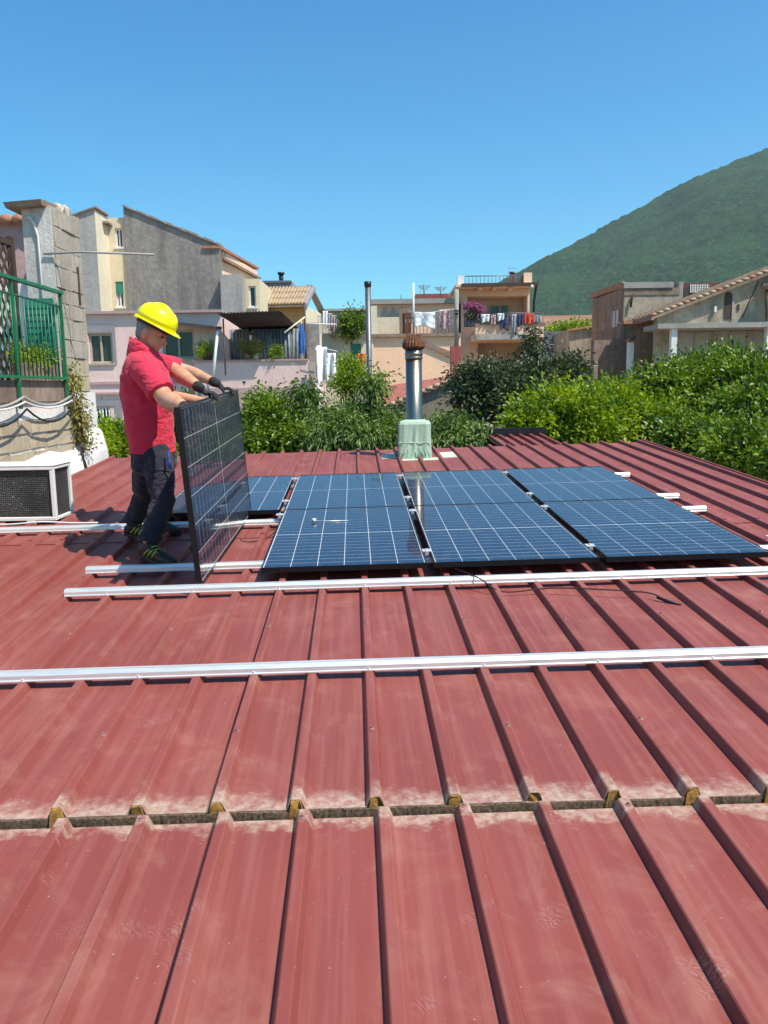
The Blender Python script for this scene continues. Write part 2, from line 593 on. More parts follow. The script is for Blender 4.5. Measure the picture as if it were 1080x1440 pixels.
# ================================================================== the low building with the red metal roof
low = empty('low_building', R(0, 4, -4.2), 'low building with a dusty red ribbed metal roof carrying the solar panels', 'building')
RH = 0.034
RIB = [(-0.029, -RH), (-0.0175, -0.0035), (-0.0135, 0.0), (0.0135, 0.0), (0.0175, -0.0035), (0.029, -RH)]


def uv_roof(me, base):
    """UV from roof coordinates (metres)."""
    inv = Matrix((RV, RU, RN)).transposed().inverted()
    uvl = me.uv_layers.new(name='UVMap')
    for lp in me.loops:
        q = inv @ (me.vertices[lp.vertex_index].co + base - RO)
        uvl.data[lp.index].uv = (q.x, q.y)


def rib(parent, X, y0, y1, z, mat, foam=True):
    bm = bmesh.new()
    rings = []
    inner = [(a * 0.93, b - 0.0016) for a, b in RIB]
    wob = [rng.uniform(-0.0012, 0.0012) for _ in range(5)]
    ys = [y0 + (y1 - y0) * i / 4 for i in range(5)]
    for k, y in enumerate(ys):
        rings.append(([bm.verts.new(R(X + a + wob[k], y, z + b)) for a, b in RIB], [bm.verts.new(R(X + a + wob[k], y, z + b)) for a, b in inner]))
    for (o0, i0), (o1, i1) in zip(rings, rings[1:]):
        for j in range(5):
            bm.faces.new((o0[j], o0[j + 1], o1[j + 1], o1[j]))
            bm.faces.new((i0[j + 1], i0[j], i1[j], i1[j + 1]))
    for o, i in (rings[0], rings[-1]):
        for j in range(5): bm.faces.new((o[j], i[j], i[j + 1], o[j + 1]))
    base = R(X, y0, z - RH)
    for v in bm.verts: v.co -= base
    me = mesh_from_bm('rib', bm)
    uv_roof(me, base)
    ob = link('rib', me, mat, parent, base)
    return ob


def roof_sheet(x0, x1, y0, y1, z, mat, ribs):
    """One long sheet of metal with the ribs that stand on it."""
    bm = bmesh.new()
    nx, ny = 8, 6
    g = [[bm.verts.new(R(x0 + (x1 - x0) * i / nx, y0 + (y1 - y0) * j / ny, z - RH + (rng.uniform(-0.0016, 0.0016) if 0 < j < ny else rng.uniform(-0.0012, 0.0006)))) for i in range(nx + 1)] for j in range(ny + 1)]
    for j in range(ny):
        for i in range(nx):
            bm.faces.new((g[j][i], g[j][i + 1], g[j + 1][i + 1], g[j + 1][i]))
    r = bmesh.ops.extrude_face_region(bm, geom=list(bm.faces))
    for v in [e for e in r['geom'] if isinstance(e, bmesh.types.BMVert)]: v.co -= RN * 0.0022
    base = R((x0 + x1) / 2, y0, z - 0.05)
    for v in bm.verts: v.co -= base
    me = mesh_from_bm('roof_sheet', bm)
    uv_roof(me, base)
    sh = link('roof_sheet', me, mat, low, base)
    for X in ribs: rib(sh, X, y0, y1, z, mat)
    return sh


LEFT, RIGHT, RIDGE, LAP = -3.62, 3.785, 8.35, 3.62
sheets = []
for k in range(-4, 5):
    a, b = k - 0.5 - 0.034, k + 0.5 - 0.036
    a, b = max(a, LEFT), min(b, RIGHT)
    if b - a < 0.05: continue
    rb = [X for X in (k - 0.5, k - 0.25, k, k + 0.25) if LEFT + 0.03 < X < RIGHT]
    for (y0, y1, z) in ((0.0, LAP + 0.06, 0.0), (LAP, RIDGE, 0.005)):
        sheets.append((roof_sheet(a, b, y0 + rng.uniform(-0.006, 0.006), y1, z, M['roof'], rb), y0, rb))
LOWZ, LOWX = -0.019, 0.026
low_ribs = []
for k in range(-3, 4):
    rb = [k + LOWX + d for d in (-0.5, -0.25, 0, 0.25)]
    low_ribs += rb
    sheets.append((roof_sheet(k - 0.5 - 0.034 + LOWX, k + 0.5 - 0.036 + LOWX, -4.2, -0.022 + rng.uniform(-0.004, 0.004), LOWZ, M['roof_low'], rb), -4.2, rb))

# foam core seen under the eave of the upper sheets, and in the open ends of its ribs
def foam_slab():
    bm = bmesh.new()
    n = 760
    xs = [LEFT + (RIGHT - LEFT) * i / n for i in range(n + 1)]
    top, bot, bt, bb = [], [], [], []
    for x in xs:
        j = -0.006 + 0.005 * math.sin(x * 17) * math.sin(x * 5.3) + rng.uniform(-0.0015, 0.0015)
        top.append(bm.verts.new(R(x, j, -0.0365))); bot.append(bm.verts.new(R(x, j + rng.uniform(-0.0015, 0.0015), -0.073)))
        bt.append(bm.verts.new(R(x, 0.4, -0.0365))); bb.append(bm.verts.new(R(x, 0.4, -0.073)))
    for i in range(n):
        bm.faces.new((bot[i], bot[i + 1], top[i + 1], top[i]))
        bm.faces.new((top[i], top[i + 1], bt[i + 1], bt[i]))
        bm.faces.new((bb[i], bb[i + 1], bot[i + 1], bot[i]))
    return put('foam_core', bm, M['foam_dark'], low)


foam_slab()
for s, y0, rb in sheets:
    if y0 == 0.0:
        for X in rb:
            if abs(X) > 1.9: continue
            bm = bmesh.new()
            d = rng.uniform(-0.008, 0.006)
            pr = [(a * 0.9, b - 0.002) for a, b in RIB]
            pr[0] = (pr[0][0], -0.07); pr[-1] = (pr[-1][0], -0.07)
            f = [bm.verts.new(R(X + a + rng.uniform(-.002, .002), d + rng.uniform(-0.008, 0.008), b)) for a, b in pr]
            g = [bm.verts.new(R(X + a, 0.3, b)) for a, b in pr]
            bm.faces.new(f); bm.faces.new(g[::-1])
            for i in range(6): bm.faces.new((f[i], g[i], g[(i + 1) % 6], f[(i + 1) % 6]))
            put('foam_plug', bm, M['foam'], low)

# screws on the ribs
def screw_mesh():
    bm = bmesh.new()
    bmesh.ops.create_cone(bm, cap_ends=True, segments=10, radius1=0.0115, radius2=0.010, depth=0.003, matrix=Matrix.Translation((0, 0, 0.0015)))
    bmesh.ops.create_cone(bm, cap_ends=True, segments=6, radius1=0.0055, radius2=0.0055, depth=0.006, matrix=Matrix.Translation((0, 0, 0.006)))
    return mesh_from_bm('screw', bm)


M['screw'] = plain('screw_head', (0.33, 0.16, 0.14), 0.5, 0.4, 60, metal=0.3)
SCR = screw_mesh()
SCR.materials.append(M['screw'])
for s, y0, rb in sheets:
    for X in rb:
        i = round((X - (LOWX if y0 < -1 else 0)) * 4)
        if y0 == 0.0:
            rows = [(0.46, 0), (1.58, 0)] if i % 2 == 0 else []
            z = 0.0
        elif y0 < -1:
            rows = [(-0.05, 0)] if i % 2 == 1 else []
            z = LOWZ
        else:
            rows = [(4.0, 0), (6.4, 0), (7.9, 0)] if i % 2 == 0 else []
            z = 0.005
        for y, _ in rows:
            link('screw', SCR, None, s, R(X + rng.uniform(-0.004, 0.004), y + rng.uniform(-0.02, 0.02), z))

# small far strip of roof with narrow ribs, and the dark gutter board behind it
far_x0, far_x1, far_y0, far_y1 = 1.95, 2.79, 8.40, 9.75
bm = bmesh.new()
add_hexa(bm, [R(far_x0, far_y0, -0.09), R(far_x1, far_y0, -0.09), R(far_x1, far_y1, -0.09), R(far_x0, far_y1, -0.09), R(far_x0, far_y0, -0.075), R(far_x1, far_y0, -0.075), R(far_x1, far_y1, -0.075), R(far_x0, far_y1, -0.075)])
base = R(far_x0, far_y0, -0.09)
for v in bm.verts: v.co -= base
me = mesh_from_bm('roof_sheet', bm); uv_roof(me, base)
fs = link('roof_sheet', me, M['roof'], low, base)
for k in range(6): rib(fs, far_x0 + 0.04 + 0.152 * k, far_y0, far_y1, -0.035, M['roof'])
bm = bmesh.new()
add_hexa(bm, [R(1.7, far_y1 + 0.03, -0.4), R(2.85, far_y1 + 0.03, -0.4), R(2.85, far_y1 + 0.10, -0.4), R(1.7, far_y1 + 0.10, -0.4), R(1.7, far_y1 + 0.03, 0.045), R(2.85, far_y1 + 0.03, 0.045), R(2.85, far_y1 + 0.10, 0.045), R(1.7, far_y1 + 0.10, 0.045)])
put('gutter_board', bm, M['dark_metal'], low)
# eaves trim on the open side and the end of the ribs
bm = bmesh.new()
add_hexa(bm, [R(RIGHT, 0, -0.16), R(RIGHT + 0.02, 0, -0.16), R(RIGHT + 0.02, RIDGE, -0.16), R(RIGHT, RIDGE, -0.16), R(RIGHT, 0, 0.012), R(RIGHT + 0.02, 0, 0.012), R(RIGHT + 0.02, RIDGE, 0.012), R(RIGHT, RIDGE, 0.012)])
put('edge_trim', bm, M['red_trim'], low)
bm = bmesh.new()
add_hexa(bm, [R(LEFT, RIDGE - 0.02, -0.22), R(RIGHT, RIDGE - 0.02, -0.22), R(RIGHT, RIDGE - 0.005, -0.22), R(LEFT, RIDGE - 0.005, -0.22), R(LEFT, RIDGE - 0.02, -0.043), R(RIGHT, RIDGE - 0.02, -0.043), R(RIGHT, RIDGE - 0.005, -0.043), R(LEFT, RIDGE - 0.005, -0.043)])
put('back_fascia', bm, M['maroon'], low)
# masonry below
def low_wall(x0, x1, y0, y1):
    bm = bmesh.new()
    t = [R(x0, y0, -0.2), R(x1, y0, -0.2), R(x1, y1, -0.2), R(x0, y1, -0.2)]
    add_hexa(bm, [Vector((p.x, p.y, 0.0)) for p in t] + t)
    put('wall', bm, M['old_white'], low)


low_wall(-3.5, 3.6, -4.0, 8.2)
low_wall(1.8, 2.75, 8.22, 9.72)

# ================================================================== mounting rails
RAIL = [(-0.027, 0.0), (-0.027, 0.0045), (-0.0205, 0.0075), (-0.0195, 0.024), (-0.0075, 0.0385), (-0.005, 0.0385), (-0.005, 0.034), (0.005, 0.034), (0.005, 0.0385), (0.0195, 0.0385), (0.0205, 0.0075), (0.027, 0.0)]
bolt_me = None


def rail(x0, x1, y, label):
    """y is the front toe of the rail; it lies across the ribs."""
    base = R((x0 + x1) / 2, y + 0.027, 0.001)
    root = empty('mounting_rail', base, label, 'rail', 'aluminium rails lying across the roof ribs')
    bm = bmesh.new()
    n = len(RAIL)
    f = [bm.verts.new(R(x0, y + 0.027 + a, 0.001 + b)) for a, b in RAIL]
    g = [bm.verts.new(R(x1, y + 0.027 + a, 0.001 + b)) for a, b in RAIL]
    bm.faces.new(f[::-1]); bm.faces.new(g)
    for i in range(n): bm.faces.new((f[i], f[(i + 1) % n], g[(i + 1) % n], g[i]))
    put('profile', bm, M['alu'], root)
    X = math.ceil(x0 / 0.5) * 0.5
    while X < x1 - 0.02:
        if -2.2 < X < 2.9:
            bm = bmesh.new()
            c = R(X, y + 0.006, 0.006)
            add_tube(bm, [c, c + RN * 0.007], 0.006, 6)
            put('rail_bolt', bm, M['alu'], root)
        X += 0.5
    return root


rail(-2.4, 2.9, 0.982, 'long bare aluminium rail across the roof, closest to the sheet joint')
rail(-1.745, 2.9, 2.187, 'bare aluminium rail running just in front of the solar array')
rail(-1.775, 2.68, 2.66, 'aluminium rail under the front row of panels, ending beneath the worker\'s shoe')
rail(-3.3, 2.74, 3.905, 'aluminium rail passing in front of the air conditioner and under the panels')
rail(-1.62, 2.74, 4.45, 'aluminium rail under the back row of panels, beside the rail joint')
rail(-1.62, 2.70, 5.58, 'aluminium rail under the far edge of the back row of panels')

# ================================================================== solar panels
def cell_material():
    w = N('silicon_cells')
    uv = w.n("UVMap").outputs[0]
    sep = w.n("SeparateXYZ"); w.l(uv, sep.inputs[0])
    fx = w.math('FRACT', w.math('MULTIPLY', sep.outputs[0], 1.0))
    fy = w.math('FRACT', sep.outputs[1])
    gap = w.math('LESS_THAN', w.math('MINIMUM', fy, w.math('SUBTRACT', 1.0, fy)), 0.026)
    bus = w.math('LESS_THAN', w.math('ABSOLUTE', w.math('SUBTRACT', w.math('FRACT', w.math('MULTIPLY', fx, 9.0)), 0.5)), 0.045)
    g = w.noise(9.0, 3)
    c = w.ramp(g, (0.3, (0.004, 0.0085, 0.030)), (0.7, (0.007, 0.014, 0.045)))
    c = w.mix(w.math('MULTIPLY', bus, 0.10), c, (0.32, 0.34, 0.38))
    c = w.mix(w.math('MULTIPLY', gap, 0.6), c, (0.62, 0.64, 0.66))
    return w.bsdf(c, 0.35, 0.0, None, 0.3)


def glass_material():
    w = N('solar_glass')
    geo = w.n("NewGeometry")
    dt = w.n("VectorMath", operation='DOT_PRODUCT')
    w.l(geo.outputs["Incoming"], dt.inputs[0]); w.l(geo.outputs["Normal"], dt.inputs[1])
    facing = w.math('SUBTRACT', 1.0, w.math('ABSOLUTE', dt.outputs["Value"]))
    fres = w.math('ADD', 0.022, w.math('MULTIPLY', w.math('POWER', facing, 5.0), 0.42))
    tr = w.n("BsdfTransparent")
    gl = w.n("BsdfGlossy"); gl.inputs["Roughness"].default_value = 0.035
    dust = w.n("BsdfDiffuse"); dust.inputs[0].default_value = (0.5, 0.47, 0.43, 1)
    mx = w.n("MixShader"); m2 = w.n("MixShader")
    w.l(fres, mx.inputs[0]); w.l(tr.outputs[0], mx.inputs[1]); w.l(gl.outputs[0], mx.inputs[2])
    w.l(w.ramp(w.noise(7, 4), (0.4, 0.002), (0.8, 0.012)), m2.inputs[0])
    w.l(mx.outputs[0], m2.inputs[1]); w.l(dust.outputs[0], m2.inputs[2])
    w.l(m2.outputs[0], w.out.inputs[0])
    return w.m


M['cells'] = cell_material()
M['glass'] = glass_material()
M['backsheet'] = plain('white_backsheet', (0.72, 0.73, 0.74), 0.5, 0.03)


def panel_meshes(ax, ay, az, Wd, Ln, T, nhalf):
    """Meshes relative to the panel's lower corner; ax across (short side), ay along, az up."""
    P3 = lambda x, y, z: ax * x + ay * y + az * z
    def hexa(bm, x0, x1, y0, y1, z0, z1):
        add_hexa(bm, [P3(x0, y0, z0), P3(x1, y0, z0), P3(x1, y1, z0), P3(x0, y1, z0), P3(x0, y0, z1), P3(x1, y0, z1), P3(x1, y1, z1), P3(x0, y1, z1)])
    fr, lip = 0.0075, T
    bm = bmesh.new()
    o = [(0, 0), (Wd, 0), (Wd, Ln), (0, Ln)]
    i = [(fr, fr), (Wd - fr, fr), (Wd - fr, Ln - fr), (fr, Ln - fr)]
    vo0 = [bm.verts.new(P3(x, y, 0)) for x, y in o]; vo1 = [bm.verts.new(P3(x, y, T)) for x, y in o]
    vi0 = [bm.verts.new(P3(x, y, 0)) for x, y in i]; vi1 = [bm.verts.new(P3(x, y, T)) for x, y in i]
    for k in range(4):
        j = (k + 1) % 4
        bm.faces.new((vo0[k], vo0[j], vo1[j], vo1[k])); bm.faces.new((vi0[j], vi0[k], vi1[k], vi1[j]))
        bm.faces.new((vo1[k], vo1[j], vi1[j], vi1[k])); bm.faces.new((vo0[j], vo0[k], vi0[k], vi0[j]))
    frame = mesh_from_bm('frame', bm); frame.materials.append(M['black_frame'])
    bm = bmesh.new(); hexa(bm, fr, Wd - fr, fr, Ln - fr, T - 0.009, T - 0.005)
    back = mesh_from_bm('backsheet', bm); back.materials.append(M['backsheet'])
    bm = bmesh.new(); hexa(bm, fr, Wd - fr, fr, Ln - fr, T - 0.0035, T - 0.0015)
    glass = mesh_from_bm('glass', bm); glass.materials.append(M['glass'])
    mg, gx, gm = 0.006, 0.0038, 0.010
    cw = (Wd - 2 * fr - 2 * mg - 5 * gx) / 6
    cl = (Ln - 2 * fr - 2 * mg - gm) / 2
    bm = bmesh.new()
    q = [bm.verts.new(P3(x, y, 0)) for x, y in ((0, 0), (cw, 0), (cw, cl), (0, cl))]
    bm.faces.new(q)
    cell = mesh_from_bm('cell_string', bm)
    uvl = cell.uv_layers.new(name='UVMap')
    for lp in cell.loops:
        k = [(0, 0), (1, 0), (1, nhalf), (0, nhalf)][lp.vertex_index]
        uvl.data[lp.index].uv = k
    cell.materials.append(M['cells'])
    spots = [P3(fr + mg + k * (cw + gx), fr + mg + h * (cl + gm), T - 0.0042) for k in range(6) for h in range(2)]
    return frame, back, glass, cell, spots


def panel(base, meshes, label, group):
    frame, back, glass, cell, spots = meshes
    root = empty('solar_panel', base, label, 'solar panel', group)
    link('frame', frame, None, root, base)
    link('backsheet', back, None, root, base)
    for s in spots: link('cell_string', cell, None, root, base + s)
    link('glass', glass, None, root, base)
    return root


PW, PL, PG, PX, PY, PT = 1.006, 1.711, 0.0442, -0.623, 2.411, 0.034
laid = panel_meshes(RV, RU, RN, PW, PL, PT, 10)
names = ['second', 'third']
cols = ['column beside the worker', 'middle column of the three', 'column beside the bare rail stubs']
for c in range(3):
    for r, rn in enumerate(('front', 'back')):
        panel(R(PX + c * (PW + PG), PY + r * (PL + 0.003), 0.041), laid, f'blue solar panel lying in the {rn} row, {cols[c]}', 'solar panels laid on the rails')
panel(R(PX - (PW + PG), PY + PL + 0.003, 0.041), laid, 'lone blue solar panel of the back row, partly hidden behind the held panel', 'solar panels laid on the rails')

# clamps in the gaps between panels
def clamp(X, Y, label):
    base = R(X, Y, 0.041)
    root = empty('panel_clamp', base, label, 'clamp', 'metal clamps holding the panels')
    bm = bmesh.new()
    for s in (-1, 1):
        add_hexa(bm, [base + rv(x, y, z) for z in (0.034, 0.039) for x, y in ((s * 0.003, -0.03), (s * 0.028, -0.03), (s * 0.028, 0.03), (s * 0.003, 0.03))])
    add_hexa(bm, [base + rv(x, y, z) for z in (0.012, 0.0365) for x, y in ((-0.012, -0.03), (0.012, -0.03), (0.012, 0.03), (-0.012, 0.03))])
    put('bracket', bm, M['alu'], root)
    tube('bolt', [base + rv(0, 0, 0.0365), base + rv(0, 0, 0.049)], 0.008, M['alu'], root, 6, False)


for g, X in ((0, PX - PG / 2), (1, PX + PW + PG / 2), (2, PX + 2 * PW + 1.5 * PG)):
    nm = ['gap nearest the held panel', 'panel gap in line with the flue', 'panel gap on the hill side'][g]
    for Y in (2.69, 3.93, 4.48, 5.61):
        if g == 0 and Y < 3: continue
        wh = {2.69: 'front edge', 3.93: 'before row joint', 4.48: 'past row joint', 5.61: 'back edge'}[Y]
        clamp(X, Y, f'metal clamp in the {nm}, {wh}')
# earthing nut left lying on a panel
nb = R(-0.36, 3.62, 0.0755)
bm = bmesh.new()
add_ellipsoid(bm, nb + RN * 0.016, RV * 0.02, RU * 0.02, RN * 0.017, 12, 8)
add_tube(bm, [nb + RN * 0.012, nb + rv(0.10, 0.012, 0.004), nb + rv(0.26, 0.006, 0.004)], 0.003, 6)
tag(put('torch', bm, M['alu'], smooth=True), 'small shiny ball-headed tool lying on the panel beside the worker', 'tool')


# loose cables
def cable(name, pts, r, mat, label, parts=None):
    P = [Vector(p) for p in pts]
    out = []
    for i in range(len(P) - 1):
        p0, p1, p2, p3 = P[max(i - 1, 0)], P[i], P[i + 1], P[min(i + 2, len(P) - 1)]
        for k in range(6):
            t = k / 6
            out.append(0.5 * ((2 * p1) + (p2 - p0) * t + (2 * p0 - 5 * p1 + 4 * p2 - p3) * t * t + (3 * p1 - p0 - 3 * p2 + p3) * t ** 3))
    out.append(P[-1])
    o = tube(name, out, r, mat, None, 6)
    if label: tag(o, label, 'cable')
    return o


c1 = cable('panel_cable', [R(0.55, 2.42, 0.03), R(0.66, 2.16, 0.044), R(0.78, 2.06, -0.01), R(1.05, 2.05, 0.006), R(1.30, 1.98, 0.012), R(1.55, 1.92, 0.004), R(1.62, 1.86, -0.02)], 0.004, M['cable_black'], 'thin black panel cable with a plug hanging over the bare rail')
bm = bmesh.new()
add_tube(bm, [R(1.59, 1.885, -0.012), R(1.64, 1.845, -0.026), R(1.69, 1.80, -0.03)], [0.008, 0.010, 0.006], 8)
put('plug', bm, M['cable_black'], c1, True)
cable('panel_cable', [R(-0.63, 3.7, 0.02), R(-0.72, 3.55, -0.02), R(-0.85, 3.5, -0.032), R(-0.92, 3.62, -0.034), R(-0.80, 3.78, -0.034), R(-0.68, 3.86, -0.02)], 0.004, M['cable_black'], 'looped black cable on the roof beside the held panel')
cable('white_cable', [R(-3.2, 4.02, 0.05), R(-2.8, 4.0, 0.05), R(-2.55, 4.0, 0.062), R(-2.3, 3.99, 0.047), R(-2.1, 3.98, 0.045)], 0.007, M['cable_white'], 'loose white cable lying along the rail by the air conditioner')
cable('white_cable', [R(2.75, 3.0, 0.02), R(2.95, 3.02, 0.01), R(3.2, 2.95, 0.012), R(3.6, 3.0, 0.01)], 0.008, M['cable_white'], 'white cable leaving the array beside the bare rail stubs')

# ================================================================== flue pipe on its wrapped base
FB = R(0.70, 7.62, -0.04)
flue = empty('flue', FB, 'stainless flue pipe with rusty spiked cowl on a green wrapped base', 'chimney')


def flue_parts():
    # base: a slightly crooked box wrapped in membrane
    bm = bmesh.new()
    h0, h1, H = 0.205, 0.195, 0.50
    prof = [(0.0, 0.208), (0.05, 0.205), (0.25, 0.202), (0.46, 0.200), (0.49, 0.185), (0.515, 0.12)]
    prev = None
    n = 32
    for z, s in prof:
        ringv = []
        for i in range(n):
            a = 2 * PI * i / n
            ca, sa = math.cos(a), math.sin(a)
            k = s / max(abs(ca), abs(sa)) if s > 0.13 else s
            if s > 0.13: k = min(k, s * 1.33)
            jit = rng.uniform(-0.009, 0.009) if z < 0.3 else rng.uniform(-0.003, 0.003)
            ringv.append(bm.verts.new(FB + Vector(((k + jit) * ca, (k + jit) * sa, z - 0.04))))
        if prev: bridge(bm, prev, ringv)
        else: bm.faces.new(ringv[::-1])
        prev = ringv
    bm.faces.new(prev)
    put('base', bm, M['membrane'], flue)
    # creases of the membrane skirt at the foot
    bm = bmesh.new()
    for k in range(9):
        x = -0.17 + 0.34 * (k + rng.random()) / 9
        z1 = 0.19 - 0.05 * rng.random(); z0 = 0.015 + 0.07 * rng.random()
        dx = rng.uniform(-0.1, 0.1)
        p = FB + Vector((x, -0.2035, z1 - 0.03)); q = FB + Vector((max(-0.2, min(0.2, x + dx)), -0.207, z0 - 0.03))
        add_tube(bm, [p, p.lerp(q, 0.5) + Vector((rng.uniform(-.012, .012), -0.003, 0)), q], [0.0015, 0.0055, 0.003], 6)
    put('membrane_folds', bm, M['membrane'], flue, True)['kind'] = 'stuff'
    bm = bmesh.new()
    add_tube(bm, [FB + Vector((-0.2, -0.2055, 0.20)), FB + Vector((0.2, -0.2055, 0.20))], 0.004, 5)
    put('membrane_seam', bm, M['membrane_pale'], flue)
    # flashing patches on the sheets either side
    for (x0, x1, y0, y1) in ((0.29, 0.47, 7.52, 7.98), (0.53, 0.72, 7.30, 7.45), (0.78, 0.97, 7.28, 7.50), (1.03, 1.215, 7.45, 7.95)):
        bm = bmesh.new()
        add_hexa(bm, [R(x, y, z) for z in (-0.0325, -0.026) for x, y in ((x0, y0), (x1, y0 + 0.02), (x1, y1), (x0, y1 - 0.03))])
        put('flashing', bm, M['membrane_pale'], flue)
    # pipe
    bm = bmesh.new()
    c = FB + Vector((0, 0, 0.46))
    rr = [(0.0, 0.118), (0.02, 0.118), (0.05, 0.100), (0.78, 0.100)]
    add_loft(bm, [(c + Vector((0, 0, z)), Vector((r, 0, 0)), Vector((0, r, 0))) for z, r in rr], 36)
    put('pipe', bm, M['steel'], flue, True)
    bm = bmesh.new()
    rr = [(0.745, 0.102), (0.747, 0.108), (0.765, 0.110), (0.770, 0.105), (0.79, 0.105), (0.795, 0.111), (0.815, 0.111), (0.82, 0.105), (0.90, 0.106)]
    add_loft(bm, [(c + Vector((0, 0, z)), Vector((r, 0, 0)), Vector((0, r, 0))) for z, r in rr], 36)
    put('collar', bm, M['steel'], flue, True)
    # cowl: cone of overlapping rusty fins, teeth below
    bm = bmesh.new()
    rr = [(0.875, 0.085), (0.895, 0.105), (0.96, 0.10), (1.00, 0.082), (1.02, 0.05)]
    add_loft(bm, [(c + Vector((0, 0, z)), Vector((r, 0, 0)), Vector((0, r, 0))) for z, r in rr], 28)
    cw = put('cowl', bm, M['rust'], flue)
    for k in range(22):
        a = 2 * PI * k / 22
        d = Vector((math.cos(a), math.sin(a), 0)); s = Vector((-math.sin(a), math.cos(a), 0))
        bm = bmesh.new()
        w = 0.0185
        tip = rng.uniform(-0.02, 0.035)
        pts = [(0.108, 0.862), (0.134, 0.892), (0.130, 0.940), (0.108, 0.995), (0.072 + tip * 0.4, 1.04 + tip * 0.7)]
        prev = None
        for i, (r, z) in enumerate(pts):
            ww = w * (0.55, 1.05, 1.0, 0.8, 0.3)[i]
            q = [bm.verts.new(c + d * r + s * ww * e + Vector((0, 0, z)) + d * o) for e, o in ((-1, -0.006), (0, 0.008), (1, -0.006))]
            if prev:
                bm.faces.new((prev[0], prev[1], q[1], q[0])); bm.faces.new((prev[1], prev[2], q[2], q[1]))
            prev = q
        put('fin', bm, M['rust'], cw)


flue_parts()


# ================================================================== helpers for buildings that face the camera
def fx(px, y, py=500): return W(px, py, y).x
def fz(py, y, px=540): return W(px, py, y).z


def facade_bm(bm, x0, x1, z0, z1, y, depth, openings=(), reveal=0.2, top=None):
    """Wall with real openings: front at y, solid back to y + depth."""
    xs = sorted({x0, x1, *[o[0] for o in openings], *[o[1] for o in openings]})
    zs = sorted({z0, z1, *[o[2] for o in openings], *[o[3] for o in openings]})
    def quad(*p): bm.faces.new([bm.verts.new(q) for q in p])
    for xa, xb in zip(xs, xs[1:]):
        for za, zb in zip(zs, zs[1:]):
            cx, cz = (xa + xb) / 2, (za + zb) / 2
            if any(o[0] < cx < o[1] and o[2] < cz < o[3] for o in openings): continue
            quad((xa, y, za), (xb, y, za), (xb, y, zb), (xa, y, zb))
    for a, b, c, d in openings:
        yr = y + reveal
        quad((a, y, c), (a, yr, c), (a, yr, d), (a, y, d)); quad((b, y, c), (b, y, d), (b, yr, d), (b, yr, c))
        quad((a, y, d), (a, yr, d), (b, yr, d), (b, y, d)); quad((a, y, c), (b, y, c), (b, yr, c), (a, yr, c))
        quad((a, yr, c), (b, yr, c), (b, yr, d), (a, yr, d))
    yb = y + depth
    quad((x0, y, z0), (x0, y, z1), (x0, yb, z1), (x0, yb, z0)); quad((x1, y, z0), (x1, yb, z0), (x1, yb, z1), (x1, y, z1))
    quad((x0, y, z1), (x1, y, z1), (x1, yb, z1), (x0, yb, z1)); quad((x0, yb, z0), (x0, yb, z1), (x1, yb, z1), (x1, yb, z0))


def facade(name, root, mat, px0, px1, py_top, y, depth, openings_px=(), reveal=0.2, z0=0.0):
    m = (px0 + px1) / 2
    x0, x1 = fx(px0, y, py_top + 40), fx(px1, y, py_top + 40)
    ops = []
    for a, b, t, bt in openings_px:
        ops.append((fx(a, y, (t + bt) / 2), fx(b, y, (t + bt) / 2), fz(bt, y, (a + b) / 2), fz(t, y, (a + b) / 2)))
    bm = bmesh.new()
    facade_bm(bm, x0, x1, z0, fz(py_top, y, m), y, depth, ops, reveal)
    return put(name, bm, mat, root), ops


def window(root, op, y, frame_mat, mull=1, sill=True, trans=0, curtain=False, shutter=None, fw=0.07, glass='glass_dark', bars=0):
    x0, x1, z0, z1 = op
    w = box('window', x0 + 0.004, x1 - 0.004, y + 0.15, y + 0.17, z0 + 0.004, z1 - 0.004, M[glass], root)
    bm = bmesh.new()
    ya, yb = y + 0.085, y + 0.145
    for k in range(mull + 2):
        c = x0 + 0.006 + (x1 - x0 - 0.012 - fw) * k / (mull + 1)
        add_box(bm, c, c + fw, ya, yb, z0 + 0.006, z1 - 0.006)
    for zz in (z0 + 0.006, z1 - 0.006 - fw): add_box(bm, x0 + 0.012, x1 - 0.012, ya + 0.004, yb - 0.004, zz, zz + fw)
    for k in range(trans):
        zz = z0 + (z1 - z0) * (k + 1) / (trans + 1)
        add_box(bm, x0 + 0.012, x1 - 0.012, ya + 0.004, yb - 0.004, zz - fw * 0.4, zz + fw * 0.4)
    put('window_frame', bm, frame_mat, w)
    if sill: box('sill', x0 - 0.08, x1 + 0.08, y - 0.07, y + 0.08, z0 - 0.07, z0 - 0.002, frame_mat, w)
    if curtain: box('curtain', x0 + 0.1, x0 + (x1 - x0) * 0.5, y + 0.146, y + 0.149, z0 + 0.05, z1 - 0.08, M['curtain'], w)
    if shutter:
        box('shutter', x0 + 0.03, x1 - 0.03, y + 0.03, y + 0.07, z0 + (z1 - z0) * shutter[1], z1 - 0.008, shutter[0], w)
    for k in range(bars):
        c = x0 + (x1 - x0) * (k + 0.5) / bars
        tube('bar', [(c, y + 0.03, z0 + 0.01), (c, y + 0.03, z1 - 0.01)], 0.016, M['white_paint'], w, 6)
    return w


def prism(name, root, mat, pts, y0, y1):
    """Polygon in x, z extruded from y0 to y1."""
    bm = bmesh.new()
    f = [bm.verts.new((x, y0, z)) for x, z in pts]; g = [bm.verts.new((x, y1, z)) for x, z in pts]
    bm.faces.new(f); bm.faces.new(g[::-1])
    for i in range(len(pts)):
        j = (i + 1) % len(pts)
        bm.faces.new((f[i], g[i], g[j], f[j]))
    return put(name, bm, mat, root)


